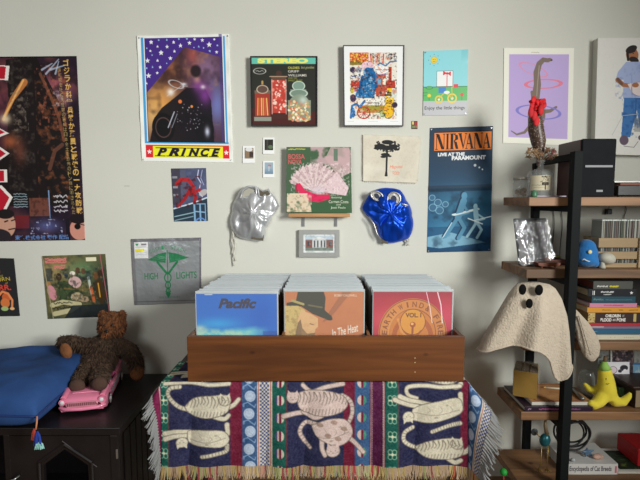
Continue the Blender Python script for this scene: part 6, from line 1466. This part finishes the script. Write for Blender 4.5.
MB().box((xl2, YF + .018, z1_ + .0006), (xb2, 2.15, z2_ - .0012), .0008).build('pages', wh, bk2)
pw = Paint(0, 0, 100, 80, 2, (176, 128, 84), 6); pw.cloud((196, 150, 100), 12, .5, 3, .6, 2).cloud((150, 104, 66), 6, .55, 4, .5, 5); pw.line([(8, 6), (92, 6), (92, 74), (8, 74), (8, 6)], 1.6, (140, 70, 66)).line([(20, 40), (80, 40)], .6, (150, 110, 80), .5)
pts = np.zeros((pw.H, pw.W, 3)); pts[..., 0] = np.linspace(xl2, xb2, pw.W)[None]; pts[..., 1] = np.linspace(2.15, YF + .018, pw.H)[:, None]; pts[..., 2] = z2_; link('front_cover', grid_mesh('front_cover', pts, pw.ink(1.1)), matte, bk2)
# gold box
g1, g2 = P(513.5, 396, 2.0), P(536, 399, 1.975); ztp = P(525, 373.5, 1.97).z
gb = empty('gold_box', ((g1.x + g2.x) / 2 + .028, 2.045, z2_), 'clear-wrapped gold box with three ridged dark tops, on the large books', 'box', rz=math.radians(-27))
M_ = chain(gb); hw_ = .048; hd_ = .062; hh = ztp - z2_
gold = mat('gold_card', (158, 120, 30), .45, .2, nz=.1)
b = MB(); b.box((-hw_, -hd_, .0008), (hw_, hd_, hh), .002); b.b.transform(M_); b.build('gold_body', gold, gb)
for k in (-1, 0, 1):
    b = MB(); b.box((k * hw_ * .66 - hw_ * .30, -hd_ + .001, hh + .0004), (k * hw_ * .66 + hw_ * .30, hd_ - .001, hh + .004), .001)
    for r_ in range(8): yy = -hd_ + .006 + r_ * .0145; b.box((k * hw_ * .66 - hw_ * .28, yy, hh + .0035), (k * hw_ * .66 + hw_ * .28, yy + .006, hh + .008), .001)
    b.b.transform(M_); b.build('ridged_top', mat('ridged_paper', (106, 90, 72), .7, nz=.5, nscale=120), gb)
b = MB(); b.box((-hw_ - .003, -hd_ - .004, .001), (hw_ + .008, hd_ + .004, hh + .010), .003); b.b.transform(M_); b.build('clear_wrap', mat('clear_cello', (235, 230, 215), .08, alpha=.05, spec=.7, bump=.4, bscale=25), gb)
# pens / scissors on the books
o = MB().tube([P(545.5, 388, 2.04), P(556, 389.5, 2.035), P(575, 389, 2.03)], [.003, .0045, .0045], 10)
zoff = z2_ + .0052 - P(556, 389.5, 2.035).z
def lay(pts_, r, z, n=10): return MB().tube([Vector((q.x, q.y, z + r[0] if hasattr(r, '__len__') else z + r)) for q in pts_], r, n)
o.b.free(); o = lay([P(545.5, 388, 2.09), P(556, 389, 2.08), P(573, 389, 2.07)], .0045, z2_ + .0006).build('marker_pen', mat('pale_pen', (206, 198, 176), .4), None, True); tag(o, 'pale marker pen with a yellow tip lying across the large books', 'pen')
MB().tube([Vector((P(545.5, 388, 2.09).x - .010, 2.0905, z2_ + .0051)), Vector((P(545.5, 388, 2.09).x + .0005, 2.09, z2_ + .0051))], [.0015, .0042], 10).build('tip', mat('yellow_tip', (222, 176, 60), .5), o, True)
o = lay([P(573, 392, 2.06), P(579, 399, 1.99), P(583, 403, 1.955)], .008, z2_ + .0006, 14).build('metal_tube', mat('brushed_tube', (150, 152, 150), .3, .8), None, True); tag(o, 'grey metal tube lying at the front right corner of the large books', 'tube')
o = lay([P(558, 384, 2.12), P(566, 377, 2.15)], .002, z2_ + .0006, 6); o.b.free()
# banana plush
yel = mat('yellow_plush', (228, 208, 58), .85, nz=.08, nscale=20, sheen=.2, bump=.15, bscale=150)
YN = 1.985; c = P(608, 405, YN)
bn = empty('banana_plush', (c.x, YN, Z), 'smiling yellow peeled banana plush standing on its curling peel', 'soft toy')
T = MB()
T.tube([P(606, 398, YN), P(606.5, 390, YN), P(606, 381, YN), P(605, 372, YN), P(604.5, 366, YN)], [.041, .040, .0345, .028, .018], 16)
def peel(pts_, rs): T.tube([Vector((P(x, y, Y).x, Y, max(P(x, y, Y).z, Z + r_ * .9 + .001))) for (x, y, Y), r_ in zip(pts_, rs)], rs, 12)
peel([(603, 396, 1.975), (598, 402, 1.96), (593, 405, 1.95), (589, 402, 1.945)], [.030, .026, .021, .010])
peel([(611, 396, 1.98), (616, 402, 1.965), (623, 402, 1.96), (629, 396, 1.96), (630.5, 392.5, 1.96)], [.030, .024, .019, .013, .006])
peel([(601, 388, 2.0), (595, 391, 2.01), (589, 389, 2.02), (584, 383, 2.03)], [.025, .020, .015, .007])
ob = melt('body', T, .0045, yel, bn, 3)
gt = MB().tube([P(604.8, 369, YN), P(604.3, 364.5, YN), P(604.6, 361.5, YN)], [.0255, .0165, .009], 14).build('green_tip', mat('green_plush', (150, 196, 96), .9), bn, True)
MB().tube([P(604.6, 362.5, YN), P(604.9, 359.5, YN), P(605.4, 356.5, YN)], [.0075, .006, .0068], 10).build('stalk', mat('stalk_brown', (110, 84, 52), .9), bn, True)
for x in (606, 609): MB().sph(P(x, 379, YN - .0345 + .002 * (x - 606)), (.002, .0016, .0045), None, 10, 8).build('eye', blackfelt, bn, True)
MB().tube([P(605.8, 383.2, YN - .037), P(607.5, 384.6, YN - .0375), P(609.3, 383.2, YN - .0355)], .0008, 5).build('mouth', blackfelt, bn, True)
# cards and photographs propped behind
def card(name, label, cat_, x0, y0, x1, y1, Y, fn, bgc, group='cards propped on the fourth shelf'):
    p = Paint(x0, y0, x1, y1, 5, bgc, 7); fn(p); A = P(x0, y1, Y).z
    o = sheet(name, p, [(x0, y0), (x1, y0), (x1, y1), (x0, y1)], Y, .002, paper); tag(o, label, cat_, group); return o
zl4 = 398.5
card('photo_print', 'dark photo print with pink faces, propped at the back above the drawn card', 'photo', 611, 350.5, 633, 388, 2.15, lambda p: p.rect(611, 350, 633, 388, (70, 60, 64)).cloud((190, 160, 160), 3, .5, 5, .8, 3).cloud((40, 36, 44), 3, .55, 5, .9, 6).rect(611, 350, 612, 388, (200, 200, 200)), (80, 70, 74))
card('postcard', 'white card with a black and pink cat drawing, propped behind the banana plush', 'card', 606.5, 362, 629.5, 392, 2.11, lambda p: p.ell(613, 370, 4, 3.5, (214, 196, 206)).ring(613, 370, 4, 3.5, .4, (90, 80, 90)).ell(624, 368, 4, 3, (50, 48, 54)).ell(620, 371, 2, 1.6, (60, 56, 62)).ell(625, 371, 2, 2, (220, 216, 220)).scribble(609, 374, 615, (150, 110, 170), 1.6, .4).scribble(615, 376, 626, (80, 80, 100), 2, .5), (216, 214, 218))
card('photo_print', 'blue photo print at the right, propped behind the dark wooden box', 'photo', 630, 363, 650, 390, 2.165, lambda p: p.rect(630, 363, 650, 390, (60, 104, 150)).rect(632, 365, 650, 380, (110, 150, 176)).cloud((206, 206, 196), 3, .6, 5, .7, 3), (60, 104, 150))
card('photo_print', 'pale grey photo print behind the blue one, at the right edge', 'photo', 634, 349, 655, 388, 2.18, lambda p: p.cloud((96, 96, 92), 4, .5, 4, .8, 3), (150, 148, 142))
card('photo_print', 'greyish photo print left of the dark group photo, behind the banana plush', 'photo', 598, 350, 610, 388, 2.16, lambda p: p.cloud((60, 66, 62), 3, .45, 4, .9, 3), (140, 142, 138))
q = P(618, 400, 2.07)
o = MB().lathe([(0, .001), (.030, .001), (.032, .004), (.032, .060), (.029, .066), (.027, .066), (.029, .058), (.029, .006), (0, .006)], Matrix.Translation((q.x, 2.06, Z)), 28).build('green_tumbler', mat('green_glass', (70, 104, 64), .1, alpha=.75, coat=.3), None, True); tag(o, 'dark green glass tumbler behind the banana plush', 'glass')
q = P(592, 398, 2.10)
gj = MB().lathe([(0, .001), (.030, .001), (.034, .006), (.034, .095), (.026, .105), (.026, .112), (.0245, .112)], Matrix.Translation((P(586, 396, 2.11).x, 2.11, Z)), 28).build('glass_vase', mat('smoky_glass', (150, 156, 150), .05, alpha=.35, coat=.5), None, True); tag(gj, 'clear glass vase behind the peel of the banana plush', 'vase')
# dark wooden box at the right
a = P(622.5, 384, 2.06); dw = wood('walnut_dark', (40, 26, 20), (62, 42, 32), 'Y', .4, 5)
wb = empty('wooden_box', (a.x + .15, 2.0, Z), 'dark brown wooden box with a pale end, right of the banana plush', 'box')
xw0 = P(636, 380, 1.965).x
MB().hexa([Vector((xw0, 1.965, Z + .088)), Vector((xw0 + .3, 1.965, Z + .088)), Vector((xw0 + .3, 1.965, Z + .001)), Vector((xw0, 1.965, Z + .001)), Vector((xw0 - .012, 2.12, Z + .088)), Vector((xw0 + .3, 2.12, Z + .088)), Vector((xw0 + .3, 2.12, Z + .001)), Vector((xw0 - .012, 2.12, Z + .001))]).build('box_body', dw, wb)
MB().box((xw0 + .001, 1.961, Z + .006), (xw0 + .3, 1.9645, Z + .080), .001).build('pale_front', mat('box_end', (150, 130, 104), .6), wb)
MB().box((xw0 - .014, 1.958, Z + .0885), (xw0 + .31, 2.125, Z + .098), .002).build('lid', dw, wb)

# ---- bottom shelf
Z = ZS[4]
YE = 1.985
e0, e1 = P(566, 472, YE), P(617.5, 472, YE); zt2 = P(590, 463.6, YE).z
en = book('cat_book', e0.x, e1.x, YE, 2.165, Z + .0008, zt2, (214, 212, 208), (196, 192, 186), 'thick white book reading Encyclopedia of Cat Breeds on its spine', group='books lying on the bottom shelf', rz=0,
          words=lambda p: p.text('Encyclopedia of Cat Breeds', p.x1 * .06, p.y1 * .22, p.x1 * .88, p.y1 * .82, (74, 70, 80), bold=.02).rect(p.x1 * .945, p.y1 * .2, p.x1 * .985, p.y1 * .85, (196, 110, 120)))
m0, m1 = P(596, 466, 2.03), P(640, 466, 2.03)
mg = empty('magazine', (m0.x + .12, 2.1, Z), 'white-bordered book with a dark green picture, right of the cat book', 'book', 'books lying on the bottom shelf')
xm0 = e1.x + .006
MB().box((xm0, 1.99, Z + .0008), (xm0 + .24, 2.185, Z + .010), .001).build('pages', wh, mg)
pw = Paint(0, 0, 100, 84, 1.6, (206, 204, 196), 8); pw.rect(8, 8, 92, 76, (34, 46, 34)).cloud((60, 84, 58), 14, .5, 4, .7, 3, (8, 8, 92, 76)).cloud((130, 146, 70), 8, .62, 5, .7, 5, (8, 40, 92, 76)).line([(30, 26), (46, 30), (52, 42)], 1.2, (120, 140, 130), .6)
pts = np.zeros((pw.H, pw.W, 3)); pts[..., 0] = np.linspace(xm0, xm0 + .24, pw.W)[None]; pts[..., 1] = np.linspace(2.185, 1.99, pw.H)[:, None]; pts[..., 2] = Z + .0106; link('front_cover', grid_mesh('front_cover', pts, pw.ink(1.1)), paper, mg)
a = P(628, 446, 2.10)
o = MB().box((a.x, 2.03, Z + .0115), (a.x + .18, 2.18, Z + .092), .003).build('red_box', mat('red_card', (170, 22, 30), .5)); tag(o, 'plain bright red box at the right end of the bottom shelf', 'box')
# bird figure
by = 2.02; c = P(545, 462, by)
bd_ = empty('bird_figurine', (c.x, by, Z), 'small metal bird figurine with a teal body and thin golden legs', 'figurine')
teal = mat('teal_enamel', (34, 96, 104), .3, .3, nz=.3, nscale=60); gl = mat('golden_wire', (176, 146, 70), .35, .8)
MB().sph(P(545, 440, by), (.024, .020, .030), Matrix.Rotation(.2, 4, 'Y'), 20, 14).build('body', teal, bd_, True)
MB().tube([P(547, 434, by), P(545, 426, by), P(545.5, 420, by)], [.010, .0065, .005], 12).build('neck', mat('dull_gold', (140, 122, 90), .5, .4), bd_, True)
MB().sph(P(545.5, 419, by), (.010, .009, .009), None, 14, 10).build('head', mat('dull_gold', (140, 122, 90), .5, .4), bd_, True)
MB().sph(P(534.5, 432, by + .02), (.016, .004, .017), None, 16, 12).build('tail', mat('grey_enamel', (90, 100, 104), .4, .4), bd_, True)
MB().tube([P(540, 437, by), P(535, 432, by + .016)], .003, 6).build('tail_wire', gl, bd_, True)
for s, (x0_, x1_) in ((0, (541.5, 538.5)), (1, (548, 547))):
    lg = MB(); kx = P(x0_, 450, by).x; fx_ = P(x1_, 466, by).x
    lg.tube([(kx, by, P(x0_, 446, by).z), (kx, by, Z + .03), (fx_, by, Z + .0035)], .0016, 6)
    for dx in (-.012, 0, .012): lg.tube([(fx_, by, Z + .0035), (fx_ + dx, by - .016, Z + .002)], .0013, 5)
    lg.build('leg', gl, bd_, True)
# cable coil
cb_ = mat('black_rubber', (24, 24, 26), .5)
coil = MB(); rg = random.Random(9); pts_ = []
cen = P(572, 433, 2.075)
for k in range(150):
    t = k / 149; a = t * 2 * PI * 4.3; R_1 = .066 + .012 * math.sin(t * 9); tilt = .5 * math.sin(t * 5)
    x = cen.x + R_1 * math.cos(a) * (.95 + .1 * math.sin(t * 3)); z = cen.z + R_1 * math.sin(a) * .92 + .006 * math.sin(t * 14); y = 2.075 + .022 * math.sin(a * .5 + tilt) + .01 * (t - .5)
    z = max(z, zt2 + .008); pts_.append(Vector((x, y, z)))
o = coil.tube(pts_, .0042, 8).build('cable_coil', cb_, None, True); tag(o, 'loose coil of thick black cable standing on the cat book', 'cable')
# shells on the book
def shell(x, y, Y, r, col, name, label, cat_='shell'):
    q = P(x, y, Y); o = MB().sph((q.x, Y, zt2 + r[2] + .0008), r, None, 18, 12); m = mat('surf_' + name + '_%d' % col[0], col, .5, nz=.25, nscale=50, bump=.3, bscale=80)
    o = o.build(name, m, None, True); tag(o, label, cat_); return o
sh = shell(598, 456, 2.02, (.024, .014, .012), (206, 168, 150), 'sea_shell', 'pinkish white sea shell lying on the cat book')
fs = empty('starfish_ornament', (P(588, 458, 2.03).x, 2.03, zt2), 'blue grey starfish-like ornament leaning on the cat book beside the shell', 'ornament')
sb = MB(); q = Vector((P(587, 456, 2.04).x, 2.04, zt2 + .024))
for k in range(5):
    a = math.radians(90 + 72 * k + 10); sb.tube([q, q + Vector((math.cos(a) * .030, -.006, math.sin(a) * .023))], [.009, .003], 10)
melt('star_body', sb, .003, mat('blue_grey_ceramic', (84, 112, 140), .4, nz=.2, nscale=60), fs, 2)
shell(573, 461, 2.0, (.009, .008, .008), (190, 196, 200), 'glass_bead', 'small shiny pale bead on the cat book beside the post', 'bead')
o = MB().prism([P(589, 450, 2.09), P(595, 441, 2.09), P(597, 450, 2.09)], (0, .006, 0)); o.b.free()
# cat toy standing on the floor beside the shelf
q = P(503.5, 472, 1.80); ct = empty('cat_toy', (q.x, 1.80, 0), 'cat toy with a small bright green ball, standing beside the bottom shelf', 'cat toy')
MB().sph(q, .0145).build('ball', mat('green_foam', (24, 150, 50), .6), ct, True)
MB().tube([(q.x, 1.80, .012), (q.x + .012, 1.80, q.z * .5), (q.x, 1.80, q.z - .013)], .003, 8).build('rod', mat('red_wire', (150, 34, 34), .5), ct, True)
MB().lathe([(0, .0008), (.07, .0008), (.07, .008), (.05, .013), (0, .014)], Matrix.Translation((q.x, 1.80, 0)), 32).build('base', mat('toy_base', (120, 90, 70), .6), ct, True)
